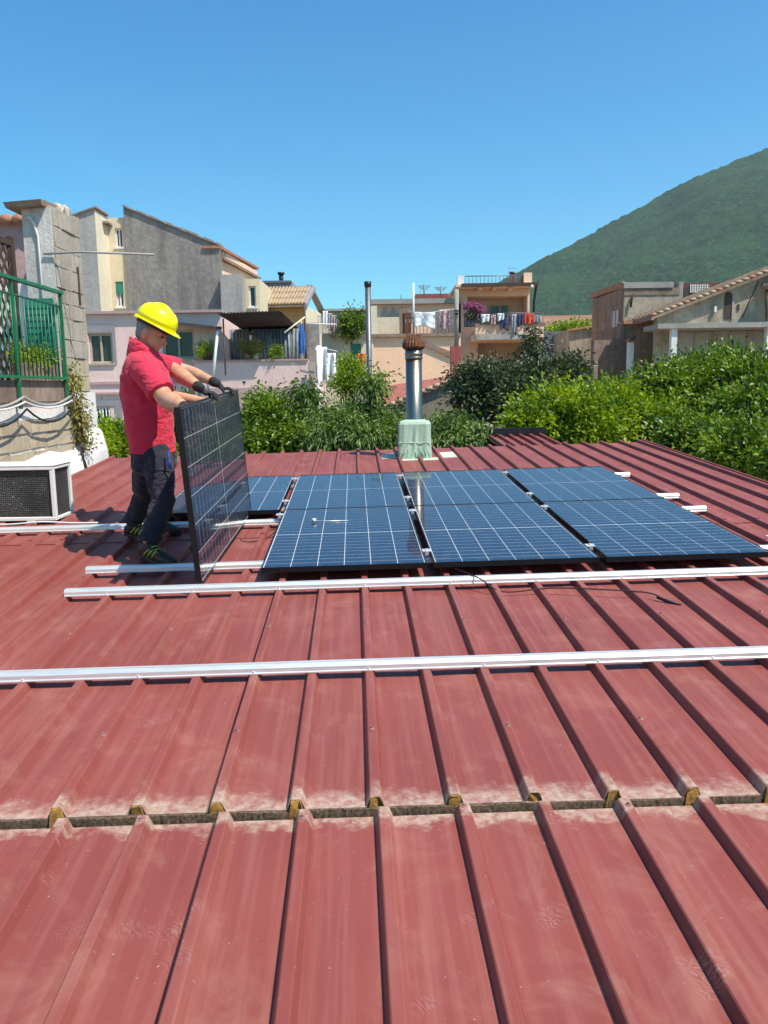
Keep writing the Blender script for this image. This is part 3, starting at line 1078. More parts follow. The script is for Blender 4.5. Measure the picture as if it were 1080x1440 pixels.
def railing(root, p0, p1, z0, z1, mat, step, r=0.011, posts=0, part_names=('top_rail', 'bottom_rail', 'baluster')):
    p0, p1 = Vector(p0), Vector(p1)
    L = (p1 - p0).length
    tube(part_names[0], [(p0.x, p0.y, z1), (p1.x, p1.y, z1)], r * 1.7, mat, root, 6)
    tube(part_names[1], [(p0.x, p0.y, z0), (p1.x, p1.y, z0)], r * 1.3, mat, root, 6)
    n = max(2, int(L / step))
    for i in range(n + 1):
        q = p0.lerp(p1, i / n)
        tube(part_names[2], [(q.x, q.y, z0), (q.x, q.y, z1)], r, mat, root, 5)


def hanging_cloth(name, label, x0, x1, y, ztop, drop, mat, cat='laundry', group=None, seed=1, bulge=0.06):
    rr = random.Random(seed)
    bm = bmesh.new()
    nx, nz = 14, 10
    ph = rr.uniform(0, 6)
    g = []
    for j in range(nz + 1):
        t = j / nz
        row = []
        for i in range(nx + 1):
            s = i / nx
            row.append(bm.verts.new((x0 + (x1 - x0) * s, y + bulge * math.sin(s * 11 + ph + t) * (0.3 + t) + 0.02 * rr.uniform(-1, 1), ztop - drop * t * (1 + 0.12 * math.sin(s * 5 + ph)))))
        g.append(row)
    for j in range(nz):
        for i in range(nx): bm.faces.new((g[j][i], g[j][i + 1], g[j + 1][i + 1], g[j + 1][i]))
    r = bmesh.ops.extrude_face_region(bm, geom=list(bm.faces))
    for v in [e for e in r['geom'] if isinstance(e, bmesh.types.BMVert)]: v.co.y += 0.012
    return tag(put(name, bm, mat, smooth=True), label, cat, group)


# ================================================================== the house beside the roof (tall pier, terrace with green railing)
HX = -3.75
lb = empty('terrace_house', (HX - 1.5, 7.5, 0), 'whitewashed stone house with broken pier and railed terrace beside the red roof', 'house')


def left_house():
    # wall under the terrace, towards the roof
    box('wall', HX - 3.5, HX, 2.0, 10.58, 0.0, 5.02, M['white_plaster'], lb)
    # white plinth that swells out at the foot
    bm = bmesh.new()
    n = 26
    prev = None
    for i in range(n + 1):
        y = 2.0 + (10.62 - 2.0) * i / n
        zt = 4.36 + 0.11 * math.sin(i * 1.3) * 0.4 + (0.18 if y > 9.5 else 0.0) * min(1, max(0, (y - 9.5))) + rng.uniform(-0.02, 0.02)
        pr = [(HX + 0.13, 3.6), (HX + 0.10, zt - 0.28), (HX + 0.05, zt - 0.05), (HX + 0.002, zt), (HX - 0.05, zt), (HX - 0.05, 3.6)]
        q = [bm.verts.new((x + rng.uniform(-0.008, 0.008), y, z)) for x, z in pr]
        if prev:
            for k in range(6): bm.faces.new((prev[k], q[k], q[(k + 1) % 6], prev[(k + 1) % 6]))
        else: bm.faces.new(q)
        prev = q
    bm.faces.new(prev[::-1])
    put('plinth', bm, M['white_plaster'], lb)
    # tuff courses showing through the plaster
    def block(x, ya, yb, za, zb, mat, proud):
        bm = bmesh.new()
        add_box(bm, x - 0.06, x + proud, ya, yb, za, zb)
        bmesh.ops.bevel(bm, geom=[e for e in bm.edges], offset=0.006, segments=1, affect='EDGES')
        for v in bm.verts:
            if v.co.x > x: v.co += Vector((rng.uniform(-0.006, 0.006), rng.uniform(-0.008, 0.008), rng.uniform(-0.006, 0.006)))
        put('stone_block', bm, mat, lb)
    zs = [4.24, 4.43, 4.60, 4.76]
    for za, zb in zip(zs, zs[1:]):
        y = 7.0 + rng.uniform(0, 0.25)
        while y < 9.9:
            w = rng.uniform(0.26, 0.48)
            block(HX, y, y + w - 0.014, za, zb - 0.014 - 0.01 * rng.random(), M['tuff'], rng.uniform(0.012, 0.03))
            y += w
    # terrace slab and its brown edge
    box('slab', HX - 3.4, HX + 0.03, 2.0, 9.56, 4.93, 5.15, M['brown_render'], lb)
    # pier: white face to the terrace, bare stone towards the roof
    zp = 7.12
    box('pier', HX - 0.34, HX - 0.01, 9.6, 10.38, 5.024, zp - 0.06, M['mortar'], lb)
    box('pier_face', HX - 0.345, HX - 0.016, 9.572, 9.598, 5.16, zp, M['old_white'], lb)
    z = 5.03
    while z < zp - 0.1:
        h = rng.uniform(0.16, 0.27)
        y = 9.59
        while y < 10.36:
            w = min(rng.uniform(0.2, 0.5), 10.42 - y)
            if not (5.9 < z < 6.75 and 9.95 < y + w / 2 < 10.25 and False):
                top = min(z + h, zp + rng.uniform(-0.06, 0.1)) - 0.004
                if top > z + 0.05: block(HX, y, y + w - 0.003, z, top, M['tuff_grey'] if z > 5.4 else M['tuff'], rng.uniform(0.0, 0.012))
            y += w
        z += h
    # rubble left on top
    for k in range(14):
        y = rng.uniform(9.8, 10.35); s = rng.uniform(0.04, 0.11)
        bm = bmesh.new()
        bmesh.ops.create_icosphere(bm, subdivisions=1, radius=s, matrix=Matrix.Translation((HX - rng.uniform(0.02, 0.3), y, zp + 0.02 + s * 0.3)))
        for v in bm.verts: v.co += Vector((rng.uniform(-1, 1), rng.uniform(-1, 1), rng.uniform(-0.6, 0.6))) * s * 0.3
        put('rubble', bm, M['tuff_grey'], lb)
    # cap of the pier
    bm = bmesh.new()
    add_hexa(bm, [(HX - 0.47, 9.46, zp - 0.03), (HX - 0.06, 9.46, zp + 0.0), (HX - 0.06, 9.9, zp + 0.01), (HX - 0.47, 9.9, zp - 0.03), (HX - 0.49, 9.44, zp + 0.03), (HX - 0.06, 9.44, zp + 0.06), (HX - 0.06, 9.9, zp + 0.09), (HX - 0.49, 9.9, zp + 0.05)])
    put('cap', bm, M['brown_render'], lb)
    # proud dark strip: its colour stands in for the shade of a crack
    box('crack_shade', HX - 0.02, HX + 0.016, 10.2, 10.26, 6.10, 6.55, M['dark_wood'], lb)
    # back wall of the terrace with tile coping
    y = 10.45
    zt = fz(311, y, 20)
    box('terrace_wall', HX - 3.5, HX - 0.36, y, y + 0.3, 5.16, zt, M['white_plaster'], lb)
    box('terrace_wall_top', HX - 3.5, HX - 0.365, y - 0.012, y - 0.002, zt - 0.72, zt, M['pink_dark'], lb)
    x = HX - 2.2
    while x < HX - 0.45:
        bm = bmesh.new()
        add_loft(bm, [(Vector((x, y - 0.12, zt + 0.005)), Vector((0.085, 0, 0)), Vector((0, 0, 0.06))), (Vector((x, y + 0.4, zt + 0.07)), Vector((0.08, 0, 0)), Vector((0, 0, 0.06)))], 10)
        put('coping_tile', bm, M['terracotta'], lb, True)
        x += 0.165
    # white french door and a green shutter behind the railing
    d = box('door', HX - 0.75, HX - 0.45, y - 0.05, y - 0.015, 5.16, 6.30, M['white_paint'], lb)
    box('shutter', HX - 0.36, HX - 0.04, 9.50, 9.54, 5.16, 6.10, M['green_shutter'], lb)
    for k in range(12):
        box('slat', HX - 0.34, HX - 0.06, 9.485, 9.499, 5.2 + k * 0.072, 5.25 + k * 0.072, M['green_shutter'], lb)
    # conduit on the pier
    tube('conduit', [(HX - 0.27, 9.54, 7.0), (HX - 0.24, 9.54, 7.0), (HX - 0.2, 9.545, 6.93), (HX - 0.17, 9.55, 6.8), (HX - 0.165, 9.555, 5.3)], 0.013, M['cable_white'], lb, 6)


left_house()

rl = empty('terrace_railing', (HX + 0.06, 7.8, 4.9), 'green painted iron railing along the terrace above the white wall', 'railing')
RX = HX + 0.06
for yy in (5.76, 7.0, 8.24, 9.48):
    box('post', RX - 0.015, RX + 0.015, yy - 0.015, yy + 0.015, 4.86, 6.14, M['green_metal'], rl)
box('top_rail', RX - 0.028, RX + 0.028, 5.6, 9.53, 6.141, 6.175, M['green_metal'], rl)
tube('mid_rail', [(RX, 5.6, 6.0), (RX, 9.5, 6.0)], 0.011, M['green_metal'], rl, 6)
box('bottom_rail', RX - 0.018, RX + 0.018, 5.62, 9.46, 5.17, 5.20, M['green_metal'], rl)
yy = 5.7
while yy < 9.45:
    tube('baluster', [(RX, yy, 5.2), (RX, yy, 6.0)], 0.0075, M['green_metal'], rl, 6)
    yy += 0.10
tr = empty('lattice_screen', (HX - 0.25, 7.6, 5.15), 'dark brown wooden lattice screen standing on the terrace', 'lattice')
TX = HX - 0.22
z0t, z1t = 5.16, 6.62
box('frame_post', TX - 0.03, TX + 0.03, 8.9, 8.97, z0t, z1t + 0.06, M['dark_wood'], tr)
box('frame_post', TX - 0.03, TX + 0.03, 6.8, 6.86, z0t, z1t + 0.06, M['dark_wood'], tr)
box('frame_rail', TX - 0.025, TX + 0.025, 6.86, 8.9, z1t - 0.04, z1t + 0.02, M['dark_wood'], tr)
for s in (1, -1):
    for k in range(-12, 18):
        ya = 6.86 + k * 0.135
        pts = []
        for t in range(0, 41):
            q = t / 40
            yq = ya + s * (z1t - z0t) * 0.75 * q + (0 if s > 0 else 1.1)
            if 6.86 <= yq <= 8.9: pts.append((TX + s * 0.008, yq, z0t + (z1t - 0.04 - z0t) * q))
        if len(pts) > 3:
            bm = bmesh.new()
            a, b = Vector(pts[0]), Vector(pts[-1])
            d = (b - a).normalized(); sd = Vector((0, -d.z, d.y)) * 0.018
            add_hexa(bm, [a - sd + Vector((-0.004, 0, 0)), b - sd + Vector((-0.004, 0, 0)), b + sd + Vector((-0.004, 0, 0)), a + sd + Vector((-0.004, 0, 0)), a - sd + Vector((0.004, 0, 0)), b - sd + Vector((0.004, 0, 0)), b + sd + Vector((0.004, 0, 0)), a + sd + Vector((0.004, 0, 0))])
            put('slat', bm, M['dark_wood'], tr)
# washing line pole stuck out from the pier
pole = tube('line_pole', [(HX - 0.12, 9.55, 6.60), (HX + 0.3, 9.54, 6.615), (fx(216, 9.5, 358), 9.5, fz(358, 9.5, 216))], 0.012, M['cable_grey'])
tag(pole, 'pale metal pole sticking out sideways from the stone pier', 'pole')
# cables slung along the terrace edge
for k, (sag, zz, mt, r) in enumerate(((0.17, 4.98, 'cable_grey', 0.014), (0.13, 4.93, 'cable_white', 0.010), (0.28, 4.86, 'cable_black', 0.011))):
    pts = []
    for a, b in ((5.76, 7.0), (7.0, 8.24), (8.24, 9.48)):
        for i in range(8):
            t = i / 8
            pts.append((RX + 0.035 + 0.012 * k, a + (b - a) * t, zz - sag * 4 * t * (1 - t) * 0.55))
    pts.append((RX + 0.035 + 0.012 * k, 9.5, zz))
    tag(tube('slung_cable', pts, r, M[mt], None, 6), ['thick grey cable drooping below the terrace railing', 'thin white cable drooping below the terrace railing', 'black cable drooping lowest below the terrace railing'][k], 'cable')
pl = box('planter', HX - 0.14, HX - 0.0, 8.5, 9.4, 5.155, 5.34, M['brown_render'])
tag(pl, 'long brown planter on the terrace behind the green railing', 'planter')

# ================================================================== air conditioner on the roof
def air_con():
    b = R(-2.95, 4.30, 0.0)
    z0 = b.z + 0.012
    root = empty('air_conditioner', Vector((-3.1, b.y + 0.15, b.z)), 'white air conditioner unit with black mesh grille standing on the red roof', 'air conditioner')
    x0, x1 = -3.62, -2.735
    y0, y1 = b.y, b.y + 0.38
    H = 0.45
    w = N('black_honeycomb')
    vo = w.n("TexVoronoi", feature='DISTANCE_TO_EDGE')
    vo.inputs["Scale"].default_value = 62
    vo.inputs["Randomness"].default_value = 0.35
    w.l(w.P(), vo.inputs["Vector"])
    wire = w.ramp(vo.outputs["Distance"], (0.05, 1.0), (0.12, 0.0))
    wire = w.math('MULTIPLY', wire, w.ramp(w.noise(3.5, 3), (0.35, 0.3), (0.65, 1.0)))
    c = w.mix(wire, (0.006, 0.006, 0.006), (0.20, 0.20, 0.19))
    M['mesh_black'] = w.bsdf(c, 0.5, 0.0, w.bump(wire, 0.8, 0.01), 0.3)
    box('body', x0 + 0.02, x1 - 0.02, y0 + 0.02, y1 - 0.02, z0 + 0.02, z0 + H - 0.012, M['mesh_black'], root)
    t = 0.035
    for (a, c_) in ((x0, x0 + t), (x1 - t, x1)):
        for (d, e) in ((y0, y0 + t), (y1 - t, y1)):
            box('corner_post', a, c_, d, e, z0 + 0.03, z0 + H - 0.025, M['white_paint'], root, 0.004)
    for zz, hh in ((z0, 0.03), (z0 + H - 0.025, 0.03)):
        box('frame_bar', x0, x1, y0 - 0.003, y0 + t, zz, zz + hh, M['white_paint'], root, 0.004)
        box('frame_bar', x0, x1, y1 - t, y1 + 0.003, zz, zz + hh, M['white_paint'], root, 0.004)
        for a in (x0, x1 - t): box('frame_bar', a, a + t, y0 + t, y1 - t, zz + 0.002, zz + hh - 0.002, M['white_paint'], root, 0.003)
    box('lid', x0 - 0.006, x1 + 0.006, y0 - 0.006, y1 + 0.006, z0 + H + 0.006, z0 + H + 0.016, M['white_paint'], root, 0.003)
    for xx in (x0 + 0.2, x1 - 0.25):
        box('foot', xx, xx + 0.07, y0 - 0.005, y1 - 0.02, z0 - 0.035, z0 - 0.001, M['white_paint'], root)


air_con()

# ================================================================== pink house with a cluttered terrace
ph = empty('pink_house', (fx(280, 30), 33, 0), 'faded pink house with terrace and dark canopy behind the worker', 'house')
Y = 30.0
wl, ops = facade('wall', ph, M['pink'], 62, 312, 441, Y, 9, [(125, 158, 469, 511), (229, 273, 464, 504), (130, 156, 572, 604)])
window(ph, ops[0], Y, M['beige_trim'], 1, curtain=False)
window(ph, ops[1], Y, M['beige_trim'], 1)
window(ph, ops[2], Y, M['white_paint'], 1, sill=False, bars=6)
for (a, b, t, bt, yy) in ((123, 160, 457, 468, 0.03), (160, 164, 457, 512, 0.03)):
    box('trim', fx(a, Y), fx(b, Y), Y - yy, Y - 0.002, fz(bt, Y, a), fz(t, Y, a), M['grey_trim'], ph)
box('trim', fx(128, Y), fx(167, Y), Y - 0.03, Y - 0.002, fz(571, Y, 140), fz(563, Y, 140), M['grey_trim'], ph)
box('trim', fx(157, Y), fx(167, Y), Y - 0.028, Y - 0.003, fz(612, Y, 140), fz(571, Y, 140) - 0.002, M['grey_trim'], ph)
box('string_course', fx(116, Y), fx(275, Y), Y - 0.06, Y - 0.002, fz(540, Y, 200), fz(536, Y, 200), M['pink_dark'], ph)
box('string_course', fx(116, Y), fx(275, Y), Y - 0.10, Y - 0.002, fz(554, Y, 200), fz(551, Y, 200), M['pink_dark'], ph)
box('roof_edge', fx(58, Y), fx(316, Y), Y - 0.16, Y + 9.1, fz(441, Y, 210) + 0.002, fz(438, Y, 210) + 0.02, M['pink_dark'], ph)
# terrace in front of the corrugated shed
Yp = 29.4
x0, x1 = fx(272, Yp), fx(441, Yp)
zt = fz(508, Yp, 360)
box('terrace_block', x0, x1, Yp + 0.25, Yp + 6, 0, fz(532, Yp, 360), M['pink'], ph)
box('parapet', x0, x1 - 0.18, Yp, Yp + 0.22, 0, zt, M['pink'], ph)
box('parapet_end', x1 - 0.176, x1 + 0.02, Yp - 0.015, Yp + 0.24, 0, zt - 0.06, M['beige_trim'], ph)
box('parapet_cap', x0 - 0.03, x1 - 0.2, Yp - 0.06, Yp + 0.28, zt + 0.002, zt + 0.06, M['pink_dark'], ph)
box('parapet_band', x0, x1 - 0.18, Yp - 0.02, Yp - 0.002, 0, fz(545, Yp, 360), M['pink_dark'], ph)
box('back_wall', x0 + 0.6, x1 - 0.1, Yp + 4.2, Yp + 4.4, zt - 0.9, fz(455, Yp + 4.2, 360), M['grey_render'], ph)
# corrugated panels leaning behind the parapet
def corrugated(name, root, mat, p0, ax, az, w, h, waves, amp, thick=0.012):
    bm = bmesh.new()
    p0, ax, az = Vector(p0), Vector(ax).normalized(), Vector(az).normalized()
    nn = ax.cross(az).normalized()
    n = waves * 6
    lo, hi = [], []
    for i in range(n + 1):
        o = nn * amp * math.sin(2 * PI * waves * i / n)
        lo.append(bm.verts.new(p0 + ax * w * i / n + o)); hi.append(bm.verts.new(p0 + ax * w * i / n + o + az * h))
    for i in range(n): bm.faces.new((lo[i], lo[i + 1], hi[i + 1], hi[i]))
    r = bmesh.ops.extrude_face_region(bm, geom=list(bm.faces))
    for v in [e for e in r['geom'] if isinstance(e, bmesh.types.BMVert)]: v.co += nn * thick
    return put(name, bm, mat, root, True)


xa = fx(308, Yp + 2)
for k in range(8):
    lean = rng.uniform(-0.05, 0.05)
    x = xa + k * 0.40
    corrugated('corrugated_panel', ph, M['corr_blue'], (x, Yp + 2.0 + 0.03 * (k % 2), fz(520, Yp + 2, 360)), (1, 0, 0), (lean, 0.08, 1), 0.42, 1.55, 3, 0.035)
# dark canopy of corrugated sheets on thin posts
za, zb = fz(440, 28.6, 350), fz(440, 28.6, 350) - 0.32
for k in range(5):
    p = Vector((fx(308, 28.6) + k * 0.44, 28.6, za + 0.012 * k))
    corrugated('canopy_sheet', ph, M['corr_dark'], p, (1, 0.0, 0), (0.20, 4.2, -0.30), 0.46, 4.4, 4, 0.022)
for (a, yy) in ((316, 28.9), (409, 32.4), (343, 32.4)):
    tube('canopy_post', [(fx(a, yy), yy, zt - 0.5), (fx(a, yy), yy, za - 0.16 - 0.05 * (yy > 30) * 3)], 0.03, M['grey_metal'], ph, 6)
tube('canopy_post', [(fx(430, 30.4), 30.4, zt - 0.6), (fx(430, 30.4), 30.4, fz(425, 30.4, 430))], 0.045, M['dark_wood'], ph, 6)
tube('canopy_brace', [(fx(401, 29.5), 29.5, fz(468, 29.5, 401)), (fx(430, 30.3), 30.3, fz(446, 30.3, 430))], 0.03, M['cream_pale'], ph, 6)
tube('wire_post', [(fx(432, 30.4), 30.4, fz(455, 30.4, 432)), (fx(474, 31), 31, fz(456, 31, 474))], 0.022, M['cable_white'], ph, 6)
bm = bmesh.new()
add_hexa(bm, [W(240, 455, 29.2), W(312, 463, 29.2), W(312, 462, 30.6), W(240, 454, 30.6), W(240, 452, 29.2), W(312, 460, 29.2), W(312, 459, 30.6), W(240, 451, 30.6)])
put('awning_edge', bm, M['corr_dark'], ph)
# fringe of tiles on the shed roof under the canopy
for k in range(16):
    x = fx(338, Yp + 2.6) + k * 0.14
    z = fz(470, Yp + 2.6, 370)
    bm = bmesh.new()
    add_loft(bm, [(Vector((x, Yp + 2.5, z)), Vector((0.075, 0, 0)), Vector((0, 0, 0.05))), (Vector((x, Yp + 3.6, z + 0.22)), Vector((0.07, 0, 0)), Vector((0, 0, 0.05)))], 8)
    put('roof_tile', bm, M['terracotta'], ph, True)
tag(tube('drain_pipe', [W(299, 540, 28.9), W(302, 505, 28.9), W(306, 467, 28.9), W(309, 465, 29.2)], 0.055, M['white_paint'], None, 10), 'white drain pipe rising in front of the pink terrace wall', 'pipe')

um = empty('parasol', W(425, 505, 29.9), 'closed blue parasol standing on the pink terrace', 'parasol')
c = W(425, 500, 29.9)
bm = bmesh.new()
h0, h1 = fz(497, 29.9, 425), fz(454, 29.9, 425)
add_loft(bm, [(Vector((c.x, c.y, h0)), Vector((0.10, 0, 0)), Vector((0, 0.1, 0))), (Vector((c.x, c.y, h0 + 0.3)), Vector((0.15, 0, 0)), Vector((0, 0.15, 0))), (Vector((c.x, c.y, h1 - 0.3)), Vector((0.11, 0, 0)), Vector((0, 0.11, 0))), (Vector((c.x, c.y, h1)), Vector((0.02, 0, 0)), Vector((0, 0.02, 0)))], 14)
for i, v in enumerate(bm.verts):
    if i % 2: v.co.x = c.x + (v.co.x - c.x) * 0.7; v.co.y = c.y + (v.co.y - c.y) * 0.7
put('canopy', bm, M['cloth_blue'], um)
tube('pole', [(c.x, c.y, zt - 0.7), (c.x, c.y, h1 + 0.05)], 0.02, M['white_paint'], um, 6)


# ================================================================== leaves
def leaf_mesh(name, lobes, n_clumps, per, L, Wd, clump_r=0.2, droop=0.0, seed=1, inner=0.25, upb=0.35):
    """lobes: (centre Vector, (rx, ry, rz)). Leaves are folded blades grouped in clumps."""
    g = np.random.default_rng(seed)
    if clump_r >= 0.16: n_clumps, per, clump_r = int(n_clumps * 0.72), int(per * 1.95), clump_r * 1.12
    if clump_r >= 0.16: L, Wd = L * 0.8, Wd * 0.84
    C = np.array([list(l[0]) for l in lobes]); Rr = np.array([l[1] for l in lobes])
    wgt = (Rr[:, 0] * Rr[:, 1] + Rr[:, 1] * Rr[:, 2] + Rr[:, 0] * Rr[:, 2]); wgt = wgt / wgt.sum()
    k = g.choice(len(lobes), n_clumps, p=wgt)
    d = g.normal(size=(n_clumps, 3)); d /= np.linalg.norm(d, axis=1, keepdims=True)
    rad = np.where(g.random(n_clumps) < inner, g.uniform(0.35, 0.85, n_clumps), g.uniform(0.82, 1.10, n_clumps))
    cc = C[k] + d * Rr[k] * rad[:, None]
    nn = d / Rr[k]; nn /= np.linalg.norm(nn, axis=1, keepdims=True)
    sz = g.uniform(0.65, 1.3, n_clumps)
    idx = np.repeat(np.arange(n_clumps), per)
    nn = nn + g.normal(size=nn.shape) * 0.25
    m = len(idx)
    off = g.normal(size=(m, 3)) * clump_r * 0.55 * sz[idx][:, None]
    pos = cc[idx] + off
    ax = nn[idx] * 0.55 + off / (clump_r + 1e-6) * 0.5 + g.normal(size=(m, 3)) * 0.5
    ax[:, 2] += 0.15 - droop
    ax /= np.linalg.norm(ax, axis=1, keepdims=True)
    up = nn[idx] * 0.7 + g.normal(size=(m, 3)) * 0.45
    up[:, 2] += upb
    sd = np.cross(ax, up); sd /= np.linalg.norm(sd, axis=1, keepdims=True) + 1e-9
    nv = np.cross(sd, ax)
    ll = L * g.uniform(0.6, 1.25, m)[:, None]; ww = Wd * g.uniform(0.7, 1.2, m)[:, None] * 0.5
    v0 = pos
    mid = pos + ax * ll * 0.48
    v1 = mid + sd * ww + nv * ww * 0.35
    v3 = mid - sd * ww + nv * ww * 0.35
    bend = np.zeros((m, 3)); bend[:, 2] = -0.18 - droop * 0.25
    v2 = pos + ax * ll + bend * ll
    co = np.empty((m * 4, 3), dtype=np.float32)
    co[0::4], co[1::4], co[2::4], co[3::4] = v0, v1, v2, v3
    b = np.arange(m, dtype=np.int32) * 4
    loops = np.stack([b, b + 1, b + 2, b, b + 2, b + 3], -1).reshape(-1)
    me = bpy.data.meshes.new(name)
    me.vertices.add(m * 4); me.vertices.foreach_set('co', co.ravel())
    me.loops.add(m * 6); me.loops.foreach_set('vertex_index', loops)
    me.polygons.add(m * 2)
    me.polygons.foreach_set('loop_start', np.arange(m * 2, dtype=np.int32) * 3)
    me.polygons.foreach_set('loop_total', np.full(m * 2, 3, dtype=np.int32))
    me.update()
    me.validate()
    return me


def tree(name, label, foot, lobes, mat, n_clumps, per, L, Wd, clump_r=0.2, droop=0.0, seed=1, cat='tree', group=None, trunk_r=0.09, inner=0.25, upb=0.35, crown='crown'):
    foot = Vector(foot)
    root = empty(name, foot, label, cat, group)
    if trunk_r >= 0.09: lobes = lumpy(lobes, seed)
    me = leaf_mesh(crown, [(l[0] - foot, l[1]) for l in lobes], n_clumps, per, L, Wd, clump_r, droop, seed, inner, upb)
    link(crown, me, mat, root, foot)
    rr = random.Random(seed)
    bm = bmesh.new()
    mean = sum((l[0] for l in lobes), Vector()) / len(lobes)
    fork = foot.lerp(mean, 0.45)
    add_tube(bm, [foot, foot.lerp(fork, 0.5) + Vector((rr.uniform(-.06, .06), rr.uniform(-.06, .06), 0)), fork], [trunk_r * 1.2, trunk_r, trunk_r * 0.8], 8)
    for c, rad in lobes:
        c = Vector(c)
        for k in range(2 if len(lobes) > 8 else 4):
            e = c + Vector((rr.uniform(-.75, .75) * rad[0], rr.uniform(-.75, .75) * rad[1], rr.uniform(-.2, .8) * rad[2]))
            m = fork.lerp(e, 0.5) + Vector((rr.uniform(-.15, .15), rr.uniform(-.15, .15), rr.uniform(0, .2))) * min(1, rad[0])
            add_tube(bm, [fork, m, e], [trunk_r * 0.6, trunk_r * 0.35, trunk_r * 0.12], 6)
    put('trunk', bm, M['bark'], root, True, base=foot)
    return root


def lumpy(lobes, seed, k=5, amount=0.5):
    """Break each lobe into itself plus smaller shoots so that the outline is uneven."""
    g = random.Random(seed)
    out = []
    for c, r in lobes:
        out.append((c, (r[0] * 0.82, r[1] * 0.82, r[2] * 0.82)))
        for _ in range(k):
            d = Vector((g.gauss(0, 1), g.gauss(0, 1), abs(g.gauss(0, 1)) * 0.9 - 0.1)).normalized()
            s = g.uniform(0.28, amount)
            out.append((c + Vector((d.x * r[0], d.y * r[1], d.z * r[2])) * g.uniform(0.62, 0.88), (r[0] * s, r[1] * s, r[2] * s)))
    return out


def lobe(px, py, y, rpx, rpy, ry=None):
    s = y / FPX
    cut = 0.15 if y < 25 else 0.0            # leaves reach beyond the lobe by about this much
    rx, rz = rpx * s, rpy * s
    return (W(px, py, y), (max(rx * 0.6, rx - cut), (ry if ry else rx), max(rz * 0.5, rz - cut)))


# ------------------------------------------------------------------ orange trees beyond the open side of the roof
G1 = 'orange trees beside the red roof'
tree('orange_tree', 'yellow-green orange tree just beyond the far corner of the red roof', (W(760, 600, 13.2).x, 13.2, 0), [lobe(750, 598, 13.0, 46, 30, 0.6), lobe(800, 585, 13.4, 60, 40, 0.8), lobe(790, 612, 13.2, 60, 30, 0.7)], M['citrus_bright'], 760, 30, 0.125, 0.06, 0.22, seed=3, group=G1)
tree('orange_tree', 'bright orange tree in front of the brown stained house wall', (W(870, 600, 13.4).x, 13.4, 0), [lobe(862, 582, 13.6, 62, 42, 0.85), lobe(850, 606, 13.0, 60, 34, 0.7), lobe(915, 600, 13.2, 62, 40, 0.8)], M['citrus_bright'], 840, 30, 0.125, 0.06, 0.22, seed=4, group=G1)
tree('orange_tree', 'tall green orange tree in front of the canopy with white columns', (W(960, 560, 14.2).x, 14.2, 0), [lobe(945, 552, 14.3, 56, 46, 0.9), lobe(1000, 536, 14.4, 54, 42, 0.9), lobe(955, 590, 13.9, 70, 46, 0.9), lobe(1000, 570, 14.0, 60, 50, 0.9)], M['citrus'], 1150, 30, 0.125, 0.06, 0.22, seed=5, group=G1)
tree('orange_tree', 'dark green orange tree in front of the door with a small porch roof', (W(1065, 560, 13.0).x, 13.0, 0), [lobe(1060, 552, 13.2, 62, 60, 0.9), lobe(1050, 590, 12.6, 72, 46, 0.9), lobe(1120, 555, 13.0, 70, 70, 0.9)], M['citrus'], 1000, 30, 0.125, 0.06, 0.22, seed=6, group=G1)
tree('orange_tree', 'green orange tree leaning over the trimmed side edge of the red roof', (W(1040, 640, 10.8).x + 0.5, 10.8, 0), [lobe(985, 622, 11.4, 60, 34, 0.6), lobe(1050, 640, 10.6, 66, 42, 0.7), lobe(1110, 650, 10.0, 80, 56, 0.8)], M['citrus'], 900, 30, 0.115, 0.056, 0.2, seed=8, group=G1)
# ------------------------------------------------------------------ dark loquat
tree('loquat_tree', 'dark loquat tree with long leathery leaves below the balcony with laundry', (W(705, 590, 17.5).x, 17.5, 0), [lobe(692, 548, 17.5, 50, 48, 0.9), lobe(735, 546, 17.8, 46, 42, 0.9), lobe(666, 564, 17.3, 28, 32, 0.6), lobe(715, 572, 17.2, 58, 32, 0.8)], M['loquat'], 680, 28, 0.175, 0.055, 0.22, 0.1, seed=9)
tree('loquat_tree', 'smaller loquat tree with a tall thin shoot beside the dark loquat', (W(790, 560, 18.5).x, 18.5, 0), [lobe(785, 538, 18.6, 36, 32, 0.7), lobe(803, 528, 18.6, 22, 30, 0.5), lobe(749, 490, 18.3, 9, 32, 0.15)], M['loquat'], 330, 22, 0.17, 0.053, 0.2, 0.1, seed=10)
# ------------------------------------------------------------------ trees behind the far edge of the roof
tree('lemon_tree', 'round lemon tree with glossy leaves beside the held solar panel', (W(380, 620, 13.2).x, 13.2, 0), [lobe(388, 600, 13.2, 44, 34, 0.6), lobe(374, 578, 13.3, 26, 24, 0.45), lobe(352, 618, 12.6, 28, 26, 0.4), lobe(398, 620, 13.0, 42, 32, 0.6)], M['citrus'], 560, 28, 0.11, 0.052, 0.18, seed=12)
tree('peach_tree', 'peach tree with long drooping leaves in front of the flue pipe', (W(490, 620, 13.0).x, 13.0, 0), [lobe(468, 604, 13.2, 42, 34, 0.6), lobe(502, 602, 13.2, 44, 36, 0.6), lobe(545, 606, 13.0, 28, 30, 0.5), lobe(470, 615, 12.8, 48, 30, 0.6), lobe(520, 616, 12.8, 48, 30, 0.6), lobe(432, 560, 13.4, 13, 20, 0.25), lobe(524, 545, 13.2, 12, 24, 0.25)], M['peach_leaf'], 860, 28, 0.125, 0.036, 0.18, 0.75, seed=13)
tree('peach_tree', 'low peach tree with drooping leaves spilling over the roof beside the flue base', (W(635, 625, 12.6).x, 12.6, 0), [lobe(632, 608, 12.8, 28, 20, 0.4), lobe(658, 620, 12.4, 30, 15, 0.4), lobe(616, 622, 12.6, 24, 22, 0.4)], M['peach_leaf'], 330, 28, 0.125, 0.036, 0.17, 0.75, seed=14)
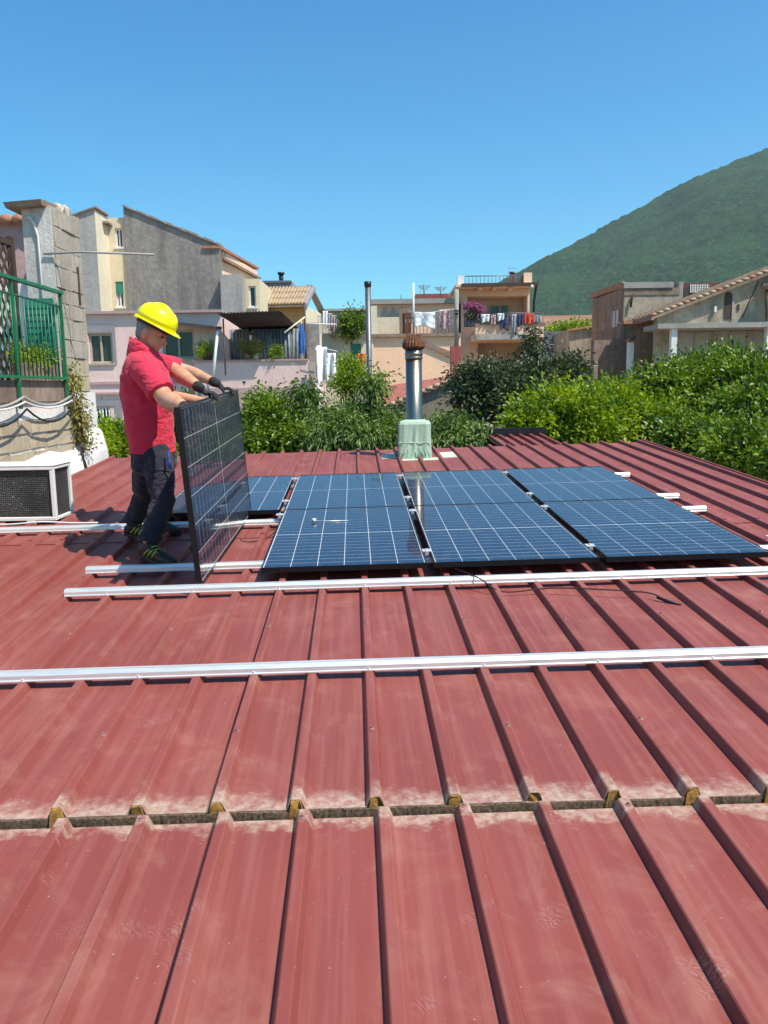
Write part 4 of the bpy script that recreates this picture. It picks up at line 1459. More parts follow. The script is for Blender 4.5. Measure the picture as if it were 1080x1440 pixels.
tree('young_tree', 'small light green tree beside the hanging white sheets', (W(492, 540, 22).x, 22, 0), [lobe(494, 524, 22, 18, 22, 0.4), lobe(486, 540, 21.8, 16, 16, 0.3)], M['citrus_bright'], 160, 26, 0.12, 0.055, 0.2, seed=15)
tree('garden_shrub', 'yellow-green shrub below the barred window of the pink house', (W(158, 620, 13.0).x, 13.0, 0), [lobe(150, 618, 13.0, 24, 32, 0.4), lobe(178, 626, 13.2, 24, 28, 0.4), lobe(140, 635, 12.6, 16, 24, 0.3), lobe(215, 640, 13.6, 40, 24, 0.4)], M['citrus_bright'], 420, 28, 0.09, 0.045, 0.16, seed=16, cat='shrub')
tree('lemon_tree', 'small lemon tree behind the workers below the pink terrace', (W(265, 600, 16).x, 16, 0), [lobe(262, 600, 16, 50, 44, 0.6), lobe(315, 612, 15.6, 34, 34, 0.5)], M['citrus'], 380, 26, 0.12, 0.055, 0.2, seed=17)
tree('creeper', 'dry yellowish creeper climbing the whitewashed corner below the railing', (HX + 0.12, 9.75, 4.1), [(Vector((HX + 0.09, 9.66, 5.05)), (0.05, 0.11, 0.28)), (Vector((HX + 0.09, 9.75, 4.75)), (0.05, 0.12, 0.2)), (Vector((HX + 0.12, 9.82, 4.5)), (0.05, 0.11, 0.18))], M['ivy_dry'], 80, 14, 0.05, 0.028, 0.07, 0.2, seed=18, cat='creeper', trunk_r=0.018)
tree('planter_plant', 'low green plant growing in the planter on the railed terrace', (HX - 0.07, 8.95, 5.34), [(Vector((HX - 0.07, 8.75, 5.42)), (0.08, 0.26, 0.08)), (Vector((HX - 0.07, 9.1, 5.41)), (0.08, 0.25, 0.08))], M['citrus_bright'], 60, 16, 0.05, 0.02, 0.07, 0, seed=19, cat='plant', trunk_r=0.012)

# pots on the pink parapet
def pot_plant(px, y, label, mat, r=0.13, h=0.2, spread=0.22, tall=0.35, seed=1, potmat='terracotta'):
    b = Vector((fx(px, y), y, zt + 0.062))
    root = empty('potted_plant', b, label, 'plant')
    bm = bmesh.new()
    add_loft(bm, [(b, Vector((r * 0.75, 0, 0)), Vector((0, r * 0.75, 0))), (b + Vector((0, 0, h * 0.85)), Vector((r, 0, 0)), Vector((0, r, 0))), (b + Vector((0, 0, h)), Vector((r * 1.1, 0, 0)), Vector((0, r * 1.1, 0)))], 14)
    put('pot', bm, M[potmat], root, True)
    me = leaf_mesh('foliage', [(Vector((0, 0, h + tall * 0.5)), (spread, spread, tall * 0.6))], 30, 22, 0.14, 0.035, 0.12, 0.1, seed)
    link('foliage', me, mat, root, b)


pot_plant(349, 29.5, 'terracotta pot with a dry straw-coloured plant on the pink parapet', M['ivy_dry'], seed=31, tall=0.55)
pot_plant(360, 29.5, 'white pot with a yellowish plant on the pink parapet', M['ivy_dry'], seed=32, potmat='white_paint', tall=0.4)
pot_plant(388, 29.5, 'small grey pot with sparse greenery on the pink parapet', M['citrus'], 0.09, 0.13, 0.16, 0.25, 33, 'concrete')
pot_plant(292, 29.5, 'leafy green plant in a long box on the pink parapet', M['citrus_bright'], 0.19, 0.2, 0.3, 0.4, 34, 'dark_wood')
hanging_cloth('white_sheet', 'white sheet bunched on the line beside the pink terrace', fx(444, 29), fx(460, 29), 29.0, fz(488, 29, 450), 1.15, M['cloth_white'], group='white sheets drying by the pink terrace', seed=2, bulge=0.12)
hanging_cloth('white_sheet', 'white sheet hanging lower and farther from the pink terrace', fx(456, 29.2), fx(472, 29.2), 29.3, fz(496, 29, 465), 0.95, M['cloth_white'], group='white sheets drying by the pink terrace', seed=3, bulge=0.12)
tag(tube('washing_line', [W(432, 497, 29.2), W(452, 489, 29.1), W(474, 494, 29.1)], 0.012, M['cable_white'], None, 5), 'thin line carrying the white sheets beside the pink terrace', 'line')
tag(tube('line_post', [(fx(446, 28.9), 28.9, 0), (fx(448, 28.9), 28.9, fz(486, 28.9, 448))], 0.06, M['cloth_white'], None, 8), 'white post below the hanging white sheets', 'post')

# ================================================================== grey gabled house
gh = empty('gabled_house', (fx(240, 42), 46, 0), 'tall grey rendered house with sloping roofline and cream recess', 'house')
Y = 42.0
gp = [(fx(173, Y, 300), 0), (fx(310, Y, 350), 0), (fx(310, Y, 346), fz(346, Y, 310)), (fx(173, Y, 291), fz(291, Y, 173))]
prism('gable_wall', gh, M['grey_render'], gp, Y, Y + 0.13)
# side wall running away, with cornice
def side_quad(name, mat, top0, top1, bot0, bot1, y0, y1, thick=0.3):
    bm = bmesh.new()
    a0, a1, b0, b1 = W(*top0, y0), W(*top1, y1), W(*bot0, y0), W(*bot1, y1)
    t = Vector((-thick, 0, 0))
    add_hexa(bm, [b0, b1, b1 + t, b0 + t, a0, a1, a1 + t, a0 + t])
    return put(name, bm, mat, gh)


side_quad('side_wall', M['peach_pale'], (311, 351), (362, 382), (311, 470), (362, 470), Y + 0.52, Y + 8)
side_quad('cornice', M['brown_render'], (315, 361), (367, 390), (315, 365), (367, 393), Y + 0.2, Y + 8.3, 0.6)
side_quad('roof_edge', M['terracotta'], (310, 345), (364, 376), (310, 349), (364, 379), Y - 0.1, Y + 8.4, 0.9)
# verge tiles along the slope
a, b = W(172, 290, Y - 0.1), W(311, 346, Y - 0.1)
for k in range(22):
    t0, t1 = k / 22, (k + 0.94) / 22
    p, q = a.lerp(b, t0), a.lerp(b, t1)
    h = rng.uniform(0.06, 0.13)
    bm = bmesh.new()
    add_hexa(bm, [p, q, q + Vector((0, 0.8, 0)), p + Vector((0, 0.8, 0)), p + Vector((0, 0, h)), q + Vector((0, 0, h)), q + Vector((0, 0.8, h)), p + Vector((0, 0.8, h))])
    put('verge_tile', bm, M['concrete'] if k % 4 == 1 else M['grey_render'], gh)
prism('roof', gh, M['tile_tan'], [(gp[3][0], gp[3][1] - 0.3), (gp[2][0], gp[2][1] - 0.3), (gp[2][0], gp[2][1] - 0.02), (gp[3][0], gp[3][1] - 0.02)], Y + 0.52, Y + 8)
facade('lower_wall', gh, M['grey_light'], 311, 341, 386, Y - 0.5, 0.9)
wl, ops = facade('lower_wall', gh, M['cream'], 341.3, 366, 392, Y + 0.6, 5, [(350, 360, 402, 432)])
window(gh, ops[0], Y + 0.6, M['white_paint'], 0)
Yt, Yr = 40.4, 42.15
tw = [(fx(72, Yt, 320), 0), (fx(134, Yt, 320), 0), (fx(134, Yt, 320), fz(293, Yt, 134)), (fx(72, Yt, 320), fz(315, Yt, 72))]
prism('tower_wall', gh, M['grey_light'], tw, Yt, Yr)
box('tower_side', tw[1][0] + 0.002, tw[1][0] + 0.03, Yt - 0.01, Yr - 0.004, 0, tw[2][1] - 0.05, M['cream_pale'], gh)
prism('tower_coping', gh, M['brown_render'], [(tw[3][0], tw[3][1] + 0.005), (tw[2][0] + 0.12, tw[2][1] + 0.005), (tw[2][0] + 0.12, tw[2][1] + 0.09), (tw[3][0], tw[3][1] + 0.09)], Yt - 0.1, Yr)
wl, ops = facade('recess_wall', gh, M['cream'], 140, 182, 306, Yr, 2, [(162, 173, 321, 348), (163, 174, 396, 432)])
window(gh, ops[0], Yr, M['white_paint'], 1)
window(gh, ops[1], Yr, M['white_paint'], 1, shutter=(M['green_shutter'], 0.5), curtain=True)
Y = Yr - 2
box('recess_hood', fx(150, Y + 2), fx(170, Y + 2), Y + 1.2, Y + 2, fz(318, Y + 2, 160), fz(315, Y + 2, 160), M['grey_render'], gh)

# ================================================================== ochre house with the tiled roof
oh = empty('tiled_house', (fx(400, 46), 49, 0), 'ochre house under a tan barrel-tiled roof behind the canopy', 'house')
Y = 46.0
facade('wall', oh, M['ochre'], 352, 427, 428, Y, 5)
bm = bmesh.new()
xa, xb = fx(427.3, Y), fx(453, Y + 6)
ze = fz(427, Y, 427); zr = fz(403, Y + 3.0, 437)
p0, p1, pr = Vector((xa, Y + 0.02, 0)), Vector((xb, Y + 6, 0)), None
add_hexa(bm, [(xa, Y + .02, 0), (xb, Y + 6, 0), (xb - .3, Y + 6, 0), (xa - .3, Y + .02, 0), (xa, Y + .02, ze), (xb, Y + 6, ze), (xb - .3, Y + 6, ze), (xa - .3, Y + .02, ze)])
put('gable_wall', bm, M['cream_pale'], oh)
e0, e1 = W(350, 429, Y - 0.5), W(426, 427, Y - 0.5)
r0, r1 = W(360, 405, Y + 3.2), W(438, 403, Y + 3.2)
nt = 17
for k in range(nt):
    for j in range(3):
        t = (k + 0.5) / nt
        a, b = e0.lerp(e1, t), r0.lerp(r1, t)
        p, q = a.lerp(b, j / 3 - 0.02 * (j > 0)), a.lerp(b, (j + 1) / 3)
        w = (e1 - e0).length / nt * 0.56
        bm = bmesh.new()
        add_loft(bm, [(p + Vector((0, 0, 0.03)), Vector((w, 0, 0)), Vector((0, 0, 0.11))), (q, Vector((w * 0.85, 0, 0)), Vector((0, 0, 0.085)))], 8)
        put('roof_tile', bm, M['tile_tan'], oh, True)
bm = bmesh.new()
dn = Vector((0, 0, -0.08))
add_hexa(bm, [e0 + dn * 2, e1 + dn * 2, r1 + dn * 2, r0 + dn * 2, e0 + dn, e1 + dn, r1 + dn, r0 + dn])
put('roof_deck', bm, M['brown_render'], oh)
bm = bmesh.new()
g0, g1 = W(438, 402, Y + 3.2), W(457, 441, Y + 7)
add_hexa(bm, [e1 + dn * 2, r1 + dn * 2, r1 + Vector((.25, 0, -.16)), e1 + Vector((.25, 0, -.16)), e1, r1, r1 + Vector((.25, 0, 0.02)), e1 + Vector((.25, 0, 0.02))])
put('verge_board', bm, M['grey_trim'], oh)
bm = bmesh.new()
add_hexa(bm, [r1 + dn, W(455, 440, Y + 6.5), W(455, 440, Y + 6.5) + Vector((-.3, 0, 0)), r1 + dn + Vector((-.3, 0, 0)), r1 + Vector((.05, 0, .1)), W(457, 437, Y + 6.5), W(457, 437, Y + 6.5) + Vector((-.3, 0, 0)), r1 + Vector((-.3, 0, .1))])
put('back_verge', bm, M['grey_trim'], oh)
fr = empty('flat_roofed_house', (fx(388, 60), 62, 0), 'dark flat roof edge with a short pipe behind the tiled roof', 'house')
facade('wall', fr, M['grey_trim'], 350, 412, 397, 60, 6)
box('roof_edge', fx(348, 60), fx(413, 60), 59.8, 66.2, fz(398, 60, 390), fz(395, 60, 390), M['slate'], fr)
tube('flue_pipe', [(fx(399, 61), 61, fz(400, 61, 399)), (fx(399, 61), 61, fz(386, 61, 399))], 0.17, M['dark_metal'], fr, 10)
tube('flue_cap', [(fx(399, 61), 61, fz(386, 61, 399)), (fx(399, 61), 61, fz(383, 61, 399))], 0.26, M['dark_metal'], fr, 10)

# ================================================================== cream house with the green shutter
ch = empty('cream_house', (fx(490, 55), 58, 0), 'cream house with green shutter and a leafy loggia', 'house')
Y = 55.0
wl, ops = facade('wall', ch, M['cream_pale'], 452, 526, 438, Y, 7, [(474, 513, 446, 466), (493, 508, 483, 511)], reveal=0.35)
window(ch, ops[1], Y, M['white_paint'], 0, shutter=(M['green_shutter'], 0.55))
box('loggia_shade', ops[0][0] + .01, ops[0][1] - .01, Y + 0.3, Y + 0.34, ops[0][2] + .01, ops[0][3] - .01, M['tan_render'], ch)
box('roof_edge', fx(450, Y), fx(527, Y), Y - 0.3, Y + 7, fz(438, Y, 490) + 0.01, fz(435, Y, 490) + 0.03, M['grey_light'], ch)
box('ledge', fx(456, Y), fx(520, Y), Y - 0.35, Y - 0.004, fz(469, Y, 490), fz(466, Y, 490), M['white_plaster'], ch)
tree('loggia_shrub', 'dense dark green shrub filling the loggia of the cream house', (fx(493, 54.6), 54.7, fz(467, 54.7, 490)), [lobe(484, 459, 54.6, 11, 10, 0.5), lobe(500, 453, 54.6, 13, 14, 0.5)], M['citrus'], 130, 22, 0.26, 0.12, 0.35, seed=41, cat='shrub', trunk_r=0.06)
br = empty('balcony_railing', W(462, 465, 48), 'thin balcony railing hung with white laundry beside the tiled house', 'railing')
railing(br, W(447, 470, 48), W(476, 470, 50), fz(468, 48, 460), fz(444, 48, 460), M['grey_metal'], 0.16, 0.014)
for k, (a, b, mt) in enumerate(((456, 463, 'cloth_white'), (463, 469, 'cloth_grey'), (469, 475, 'cloth_lilac'))):
    hanging_cloth('laundry_item', ['white shirt drying on the thin balcony railing', 'pale grey cloth drying on the thin balcony railing', 'patterned cloth drying on the thin balcony railing'][k], fx(a, 48.2), fx(b, 48.2), 47.75, fz(438 + 3 * k, 48, 460), 0.85, M[mt], seed=50 + k)

# ================================================================== tall flue in front of the peach house
tf = empty('tall_flue', (fx(518, 33), 33, 0), 'tall dark grey flue pipe rising against the sky by the peach house', 'chimney')
tube('pipe', [(fx(518, 33, 450), 33, 0.0), (fx(518, 33, 450), 33, fz(404, 33, 518))], 0.115, M['grey_metal'], tf, 14)
tube('cap', [(fx(518, 33, 450), 33, fz(404, 33, 518)), (fx(518, 33, 450), 33, fz(401, 33, 518)), (fx(518, 33, 450), 33, fz(396, 33, 518))], [0.125, 0.145, 0.145], M['dark_metal'], tf, 14)

# ================================================================== peach house
pe = empty('peach_house', (fx(580, 34), 37, 0), 'peach house with a plain lower wall and washing terrace on top', 'house')
Y = 34.0
facade('wall', pe, M['peach'], 526, 648, 474, Y, 7)
box('corner_strip', fx(514, Y, 510), fx(526, Y, 510) - 0.004, Y - 0.05, Y + 6, 0, fz(474, Y, 520), M['cream_pale'], pe)
box('cornice', fx(512, Y), fx(648, Y), Y - 0.14, Y + 6.8, fz(474, Y, 580) + 0.003, fz(470, Y, 580) + 0.02, M['brown_render'], pe)
box('terrace_wall', fx(530, Y + 1.8), fx(562, Y + 1.8), Y + 1.8, Y + 2.0, fz(476, Y, 580), fz(446, Y + 1.8, 545), M['cream_pale'], pe)
box('terrace_back', fx(523, Y + 4), fx(648, Y + 4), Y + 4, Y + 4.3, fz(476, Y, 580), fz(428, Y + 4, 580), M['peach_pale'], pe)
box('terrace_cornice', fx(521, Y + 4), fx(648, Y + 4), Y + 3.7, Y + 4.5, fz(428, Y + 4, 580) + 0.003, fz(421, Y + 4, 580), M['concrete'], pe)
box('terrace_pier', fx(522, Y + 1), fx(531, Y + 1), Y + 1, Y + 1.4, fz(476, Y, 520), fz(430, Y + 1, 526), M['cream_pale'], pe)
box('lattice_panel', fx(562.3, Y + 1.8), fx(571, Y + 1.8), Y + 1.82, Y + 1.95, fz(476, Y, 560), fz(434, Y + 1.8, 566), M['brown_render'], pe)
for k in range(3):
    bm = bmesh.new()
    xx = fx(542 + 12 * k, Y + 3.9); z0 = fz(448, Y + 3.9, 550)
    bm.faces.new([bm.verts.new(p) for p in ((xx - .2, Y + 3.95, z0), (xx + .2, Y + 3.95, z0), (xx, Y + 3.95, z0 + 0.55))])
    r = bmesh.ops.extrude_face_region(bm, geom=list(bm.faces))
    for v in [e for e in r['geom'] if isinstance(e, bmesh.types.BMVert)]: v.co.y -= 0.05
    put('trim', bm, M['concrete'], pe)
# sloping band on the wall
bm = bmesh.new()
add_hexa(bm, [W(594, 485, Y - 0.09), W(641, 505, Y - 0.09), W(641, 505, Y - 0.005), W(594, 485, Y - 0.005), W(594, 479, Y - 0.09), W(641, 497, Y - 0.09), W(641, 497, Y - 0.005), W(594, 479, Y - 0.005)])
put('sloping_band', bm, M['brown_render'], pe)
railing(pe, (fx(571, Y + .5), Y + 0.5, 0), (fx(641, Y + .5), Y + 0.5, 0), fz(472, Y + .5, 600), fz(447, Y + .5, 600), M['grey_metal'], 0.15, 0.012)
box('red_roof', fx(585, Y + 8), fx(646, Y + 8), Y + 8, Y + 12, fz(428, Y + 8, 610), fz(413, Y + 8, 610), M['red_paint'], pe)
rc = box('rusty_stack', fx(567, Y + 1), fx(579, Y + 1), Y + 1.0, Y + 1.5, fz(474, Y + 1, 570), fz(440, Y + 1, 570), M['rust'])
tag(rc, 'rusty sheet-metal stack on the peach house terrace', 'chimney')
hanging_cloth('white_sheet', 'wide white sheet drying on the peach house terrace', fx(583, Y + .4), fx(612, Y + .4), Y + 0.35, fz(438, Y, 597), 0.62, M['cloth_white'], seed=61)
hanging_cloth('patterned_sheet', 'pinkish patterned cloth drying on the peach house terrace', fx(618, Y + .4), fx(632, Y + .4), Y + 0.35, fz(434, Y, 625), 0.75, M['cloth_lilac'], seed=62)
tag(tube('washing_line', [W(573, 437, Y + .3), W(600, 440, Y + .3), W(642, 434, Y + .3)], 0.01, M['cable_white'], None, 5), 'thin washing line above the peach house terrace', 'line')
for k, (px, t, b, r) in enumerate(((582, 398, 470, 0.05), (597, 400, 425, 0.03), (565, 414, 428, 0.025), (620, 402, 425, 0.025), (592, 410, 425, 0.02))):
    lab = ['tall white mast on the peach house terrace', 'television aerial mast on the dark red roof, tallest of its row', 'short thin aerial rod by the terrace cornice', 'television aerial with cross bars near the utility pole', 'thin aerial rod on the dark red roof beside the tall mast'][k]
    yy = Y + (0.7 if k == 0 else 4.2)
    root = empty('aerial_mast', (fx(px, yy), yy, fz(b, yy, px)), lab, 'aerial')
    tube('mast', [(fx(px, yy), yy, fz(b, yy, px)), (fx(px, yy), yy, fz(t, yy, px))], r, M['cable_white'] if k == 0 else M['grey_metal'], root, 6)
    if k in (1, 3):
        for j in range(4):
            z = fz(t + 2 + j * 1.6, yy, px)
            tube('cross_bar', [(fx(px, yy) - 0.3 + 0.05 * j, yy, z), (fx(px, yy) + 0.3 - 0.05 * j, yy, z)], 0.012, M['grey_metal'], root, 5)
rs = empty('red_pillar', (fx(641, 30), 30, 0), 'dark red painted pillar with a pole beside the peach wall', 'pillar')
box('shaft', fx(634, 30), fx(649, 30), 30, 30.4, 0, fz(487, 30, 641), M['red_paint'], rs)
up_ = empty('utility_pole', (fx(642, 30.2), 30.2, fz(487, 30, 641)), 'weathered utility pole standing on the dark red pillar', 'pole')
tube('shaft', [(fx(642, 30.2), 30.2, fz(487, 30.2, 642)), (fx(642, 30.2), 30.2, fz(407, 30.2, 642))], 0.085, M['concrete'], up_, 10)
for pz in (436, 440): box('insulator', fx(639, 30.1), fx(646, 30.1), 30.0, 30.1, fz(pz + 2, 30, 642), fz(pz, 30, 642), M['dark_metal'], up_)

# low shed roof and rough wall behind the flue
sh = empty('stone_shed', (fx(590, 20), 22, 0), 'low rough stone shed with a tiled verge behind the flue', 'shed')
Y = 20.0
sp = [(fx(537, Y), 0), (fx(650, Y), 0), (fx(650, Y), fz(532, Y, 650)), (fx(537, Y), fz(578, Y, 537))]
prism('wall', sh, M['stone_rough'], sp, Y, Y + 0.4)
a, b = W(536, 577, Y - 0.1), W(652, 530, Y - 0.1)
for k in range(11):
    p, q = a.lerp(b, k / 11), a.lerp(b, (k + 1.1) / 11)
    bm = bmesh.new()
    add_loft(bm, [(p + Vector((0, 0.08, 0.07)), Vector((0, 0.13, 0)), Vector((0, 0, 0.075))), (q + Vector((0, 0.08, 0.02)), Vector((0, 0.11, 0)), Vector((0, 0, 0.06)))], 10)
    put('roof_tile', bm, M['tile_tan'], sh, True)
bm = bmesh.new()
add_hexa(bm, [W(530, 580, Y + .3), W(650, 534, Y + .3), W(650, 528, Y + 3), W(522, 548, Y + 6), W(530, 578, Y + .3), W(650, 532, Y + .3), W(650, 526, Y + 3), W(522, 546, Y + 6)])
put('roof', bm, M['red_tile'], sh)
tube('bracket', [W(562, 566, Y - .1), W(600, 596, Y - .1)], 0.03, M['dark_wood'], sh, 6)
gw = empty('garden_wall', (fx(690, 16), 16, 0), 'old grey garden wall with tile coping at the foot of the loquat', 'wall')
box('wall', fx(600, 16.2), fx(715, 16.2), 16.2, 16.45, 0, fz(602, 16.2, 660), M['stone_rough'], gw)
for k in range(9):
    p, q = W(650 + 9.5 * k, 598 + 0.7 * k, 16.1), W(659.2 + 9.5 * k, 598.7 + 0.7 * k, 16.1)
    bm = bmesh.new()
    add_loft(bm, [(p + Vector((0, .2, 0)), Vector((0, 0.22, 0)), Vector((0, 0, 0.06))), (q + Vector((0, .2, 0)), Vector((0, 0.22, 0)), Vector((0, 0, 0.055)))], 8)
    put('coping_tile', bm, M['concrete'], gw, True)

# ================================================================== house with the balcony and roof terrace
bh = empty('balcony_house', (fx(700, 38), 42, 0), 'peach two-storey house with laundry balcony and railed roof terrace', 'house')
Y = 38.0
x0, x1 = fx(642, Y), fx(744, Y)
zr = fz(406, Y, 690)
zb0, zb1 = fz(476, 36.6, 700), fz(457, 36.6, 700)
# ground floor and upper floor walls with a deep loggia
bm = bmesh.new()
facade_bm(bm, x0, x1, 0, zr - 0.02, Y, 7, [(fx(657, Y), fx(741, Y), fz(457, Y, 690), fz(416, Y, 690)), (fx(672, Y), fx(738, Y), fz(520, Y, 690), fz(482, Y, 690))], reveal=1.5)
put('wall', bm, M['peach_pale'], bh)
d = box('door', fx(689, Y + 1.4), fx(715, Y + 1.4), Y + 1.42, Y + 1.47, fz(456, Y, 690) + .02, fz(430, Y + 1.4, 700), M['glass_dark'], bh)
for px in (689, 702, 714): box('door_frame', fx(px, Y + 1.4) - 0.04, fx(px, Y + 1.4) + 0.04, Y + 1.36, Y + 1.41, fz(456, Y, 690) + .02, fz(430, Y + 1.4, 700), M['beige_trim'], d)
box('roof_slab', x0 - 0.1, x1 + 0.1, Y - 0.9, Y + 7.1, zr - 0.01 + 0.0, zr + 0.12, M['peach_pale'], bh)
box('gutter', x0 + 0.15, x1 + 0.2, Y - 1.03, Y - 0.905, zr - 0.02, zr + 0.13, M['dark_wood'], bh)
tube('downpipe', [(x1 + 0.12, Y - 0.95, zr), (x1 + 0.16, Y - 0.2, zr - 0.6), (x1 + 0.14, Y - 0.1, fz(462, Y, 744))], 0.05, M['dark_metal'], bh, 8)
for px in (672, 692, 714): box('rafter_end', fx(px, Y) - 0.08, fx(px, Y) + 0.08, Y - 0.88, Y - 0.002, zr - 0.14, zr - 0.012, M['peach_pale'], bh)
# balcony
bx0, bx1 = fx(648, 36.6), fx(764, 36.6)
box('balcony_slab', bx0 + 0.5, bx1, 36.62, Y - 0.004, zb0 - 0.1, zb0 + 0.15, M['peach_pale'], bh)
box('balcony_front', bx0 + 0.65, bx1, 36.5, 36.6, zb0 + 0.02, zb1, M['peach'], bh)
box('balcony_band', bx0 + 0.68, bx1 - 0.8, 36.44, 36.495, zb0 - 0.06, zb0 + 0.20, M['grey_light'], bh)
box('balcony_cap', bx0 + 0.6, bx1 + 0.03, 36.46, 36.64, zb1 + 0.003, zb1 + 0.06, M['brown_render'], bh)
railing(bh, (fx(672, 36.55), 36.55, 0), (bx1 - 0.05, 36.55, 0), zb1 + 0.075, zb1 + 0.50, M['grey_metal'], 0.13, 0.012)
box('pillar', fx(755, 36.8), fx(762, 36.8), 36.8, 37.1, 0, zb0 - 0.11, M['peach_pale'], bh)
bm = bmesh.new()
add_hexa(bm, [W(649, 506, 37.2), W(652, 506, 37.2), W(652, 506, 37.4), W(649, 506, 37.4), W(664, 466, 37.2), W(668, 466, 37.2), W(668, 466, 37.4), W(664, 466, 37.4)])
put('stair_rail', bm, M['beige_trim'], bh)
# roof terrace
railing(bh, (fx(654, Y - .6), Y - 0.6, 0), (fx(734, Y - .6), Y - 0.6, 0), zr + 0.16, fz(388, Y - .6, 690), M['grey_metal'], 0.17, 0.013)
railing(bh, (fx(734, Y - .6), Y - 0.6, 0), (fx(722, Y + 5), Y + 5, 0), zr + 0.16, fz(388, Y - .6, 690), M['rust'], 0.17, 0.013)
box('parapet_pier', fx(643, Y - .6), fx(652, Y - .6), Y - 0.75, Y - 0.45, zr + 0.125, fz(388, Y - .6, 648), M['white_plaster'], bh)
box('parapet_pier', fx(735, Y - .6), fx(746, Y - .6), Y - 0.75, Y - 0.4, zr + 0.125, fz(384, Y - .6, 740), M['peach_pale'], bh)
box('chimney', fx(717, Y + 1), fx(722, Y + 1), Y + 1, Y + 1.18, zr + 0.125, fz(385, Y + 1, 719), M['maroon'], bh)
tube('chimney_cap', [(fx(719.5, Y + 1), Y + 1.09, fz(385, Y + 1, 719)), (fx(719.5, Y + 1), Y + 1.09, fz(382, Y + 1, 719))], 0.13, M['dark_metal'], bh, 8)
tube('aerial', [(fx(715, Y + 3), Y + 3, zr + .12), (fx(715, Y + 3), Y + 3, fz(374, Y + 3, 715))], 0.015, M['grey_metal'], bh, 5)
tube('aerial', [(fx(715, Y + 3), Y + 3, fz(377, Y + 3, 715)), (fx(726, Y + 3), Y + 3, fz(378, Y + 3, 726))], 0.010, M['grey_metal'], bh, 5)
lamp_b = W(748, 403, Y - 1)
bm = bmesh.new(); add_ellipsoid(bm, lamp_b, (0.08, 0, 0), (0, 0.08, 0), (0, 0, 0.09), 10, 6)
put('lamp_globe', bm, M['white_paint'], bh, True)
# flower trough with pink flowers
ft = empty('flower_trough', (fx(664, 37), 37.0, zb1 - 0.1), 'dark railed trough of pink flowers on the balcony', 'planter')
box('trough', fx(654, 37), fx(674, 37), 36.95, 37.3, fz(459, 37, 664), fz(450, 37, 664), M['slate'], ft)
railing(ft, (fx(653, 36.9), 36.9, 0), (fx(675, 36.9), 36.9, 0), fz(459, 36.9, 664), fz(434, 36.9, 664), M['dark_metal'], 0.12, 0.016)
me = leaf_mesh('flowers', [(Vector((0, 0, 0)), (0.36, 0.16, 0.16)), (Vector((0.35, 0, -0.15)), (0.12, 0.12, 0.25))], 60, 24, 0.07, 0.06, 0.12, 0, 71)
link('flowers', me, M['pink_flower'], ft, W(665, 432, 37.05))
me = leaf_mesh('foliage', [(Vector((0, 0, 0)), (0.34, 0.14, 0.18))], 30, 20, 0.1, 0.04, 0.12, 0.2, 72)
link('foliage', me, M['loquat'], ft, W(664, 443, 37.05))
# laundry on the balcony
items = [(677, 688, 'cloth_white', 'folded white cloth over the balcony rail beside the flower trough', 0.35, 442), (690, 697, 'cloth_lilac', 'patterned cloth on the balcony rail between white and navy laundry', 0.45, 443), (699, 708, 'cloth_white', 'white towel hanging in the middle of the balcony rail', 0.30, 441), (703, 715, 'cloth_navy', 'navy cloth hanging below the white towel on the balcony', 0.5, 447), (719, 726, 'cloth_grey', 'pale grey shirt hanging low from the balcony rail', 0.75, 442), (727, 735, 'cloth_navy', 'blue and navy shirt beside the red towel on the balcony', 0.5, 442), (737, 750, 'cloth_red', 'bright orange-red towel on the balcony rail', 0.46, 441), (752, 760, 'cloth_grey', 'grey bag-like cloth at the open end of the balcony rail', 0.3, 444)]
for k, (a, b, mt, lab, dr, py) in enumerate(items):
    hanging_cloth('laundry_item', lab, fx(a, 36.4), fx(b, 36.4), 36.40 - 0.03 * (k % 3), fz(py, 36.4, a), dr, M[mt], group='laundry on the balcony rail', seed=80 + k, bulge=0.04)
ob = hanging_cloth('orange_cloth', 'orange cloth hanging by the corner of the peach house', fx(503, 45), fx(516, 45), 45, fz(497, 45, 510), 0.55, M['cloth_orange'], seed=95, bulge=0.12)

# ================================================================== things beyond, towards the hill
fl = empty('long_farm_building', (fx(800, 75), 80, 0), 'long low brown-roofed building at the foot of the hill', 'building')
box('wall', fx(735, 76), fx(850, 76), 76, 82, 0, fz(458, 76, 800), M['tan_render'], fl)
bm = bmesh.new()
add_hexa(bm, [W(730, 463, 75.5), W(850, 461, 75.5), W(850, 446, 82), W(730, 447, 82), W(730, 461, 75.5), W(850, 459, 75.5), W(850, 443, 82), W(730, 444, 82)])
put('roof', bm, M['field'], fl)
tree('hedge', 'green hedge in front of the long low building', (fx(800, 62), 62, 0), [lobe(775, 474, 62, 22, 10, 1.5), lobe(810, 472, 62, 24, 9, 1.5), lobe(838, 474, 62, 20, 10, 1.5)], M['citrus_bright'], 260, 24, 0.4, 0.2, 0.5, seed=43, cat='hedge', trunk_r=0.15)
sw = box('slate_wall', fx(758, 48), fx(802, 48), 48, 48.4, 0, fz(466, 48, 780), M['slate'])
tag(sw, 'blue-grey rendered wall between the balcony house and the tan outbuilding', 'wall')
ob2 = empty('outbuilding', (fx(818, 44), 46, 0), 'small tan outbuilding with a tile edge by the brown house', 'building')
facade('wall', ob2, M['tan_render'], 800, 842, 463, 44, 4)
bm = bmesh.new()
add_hexa(bm, [W(798, 466, 43.8), W(844, 458, 43.8), W(844, 458, 47), W(798, 466, 47), W(798, 463, 43.8), W(844, 455, 43.8), W(844, 455, 47), W(798, 463, 47)])
put('roof', bm, M['terracotta'], ob2)

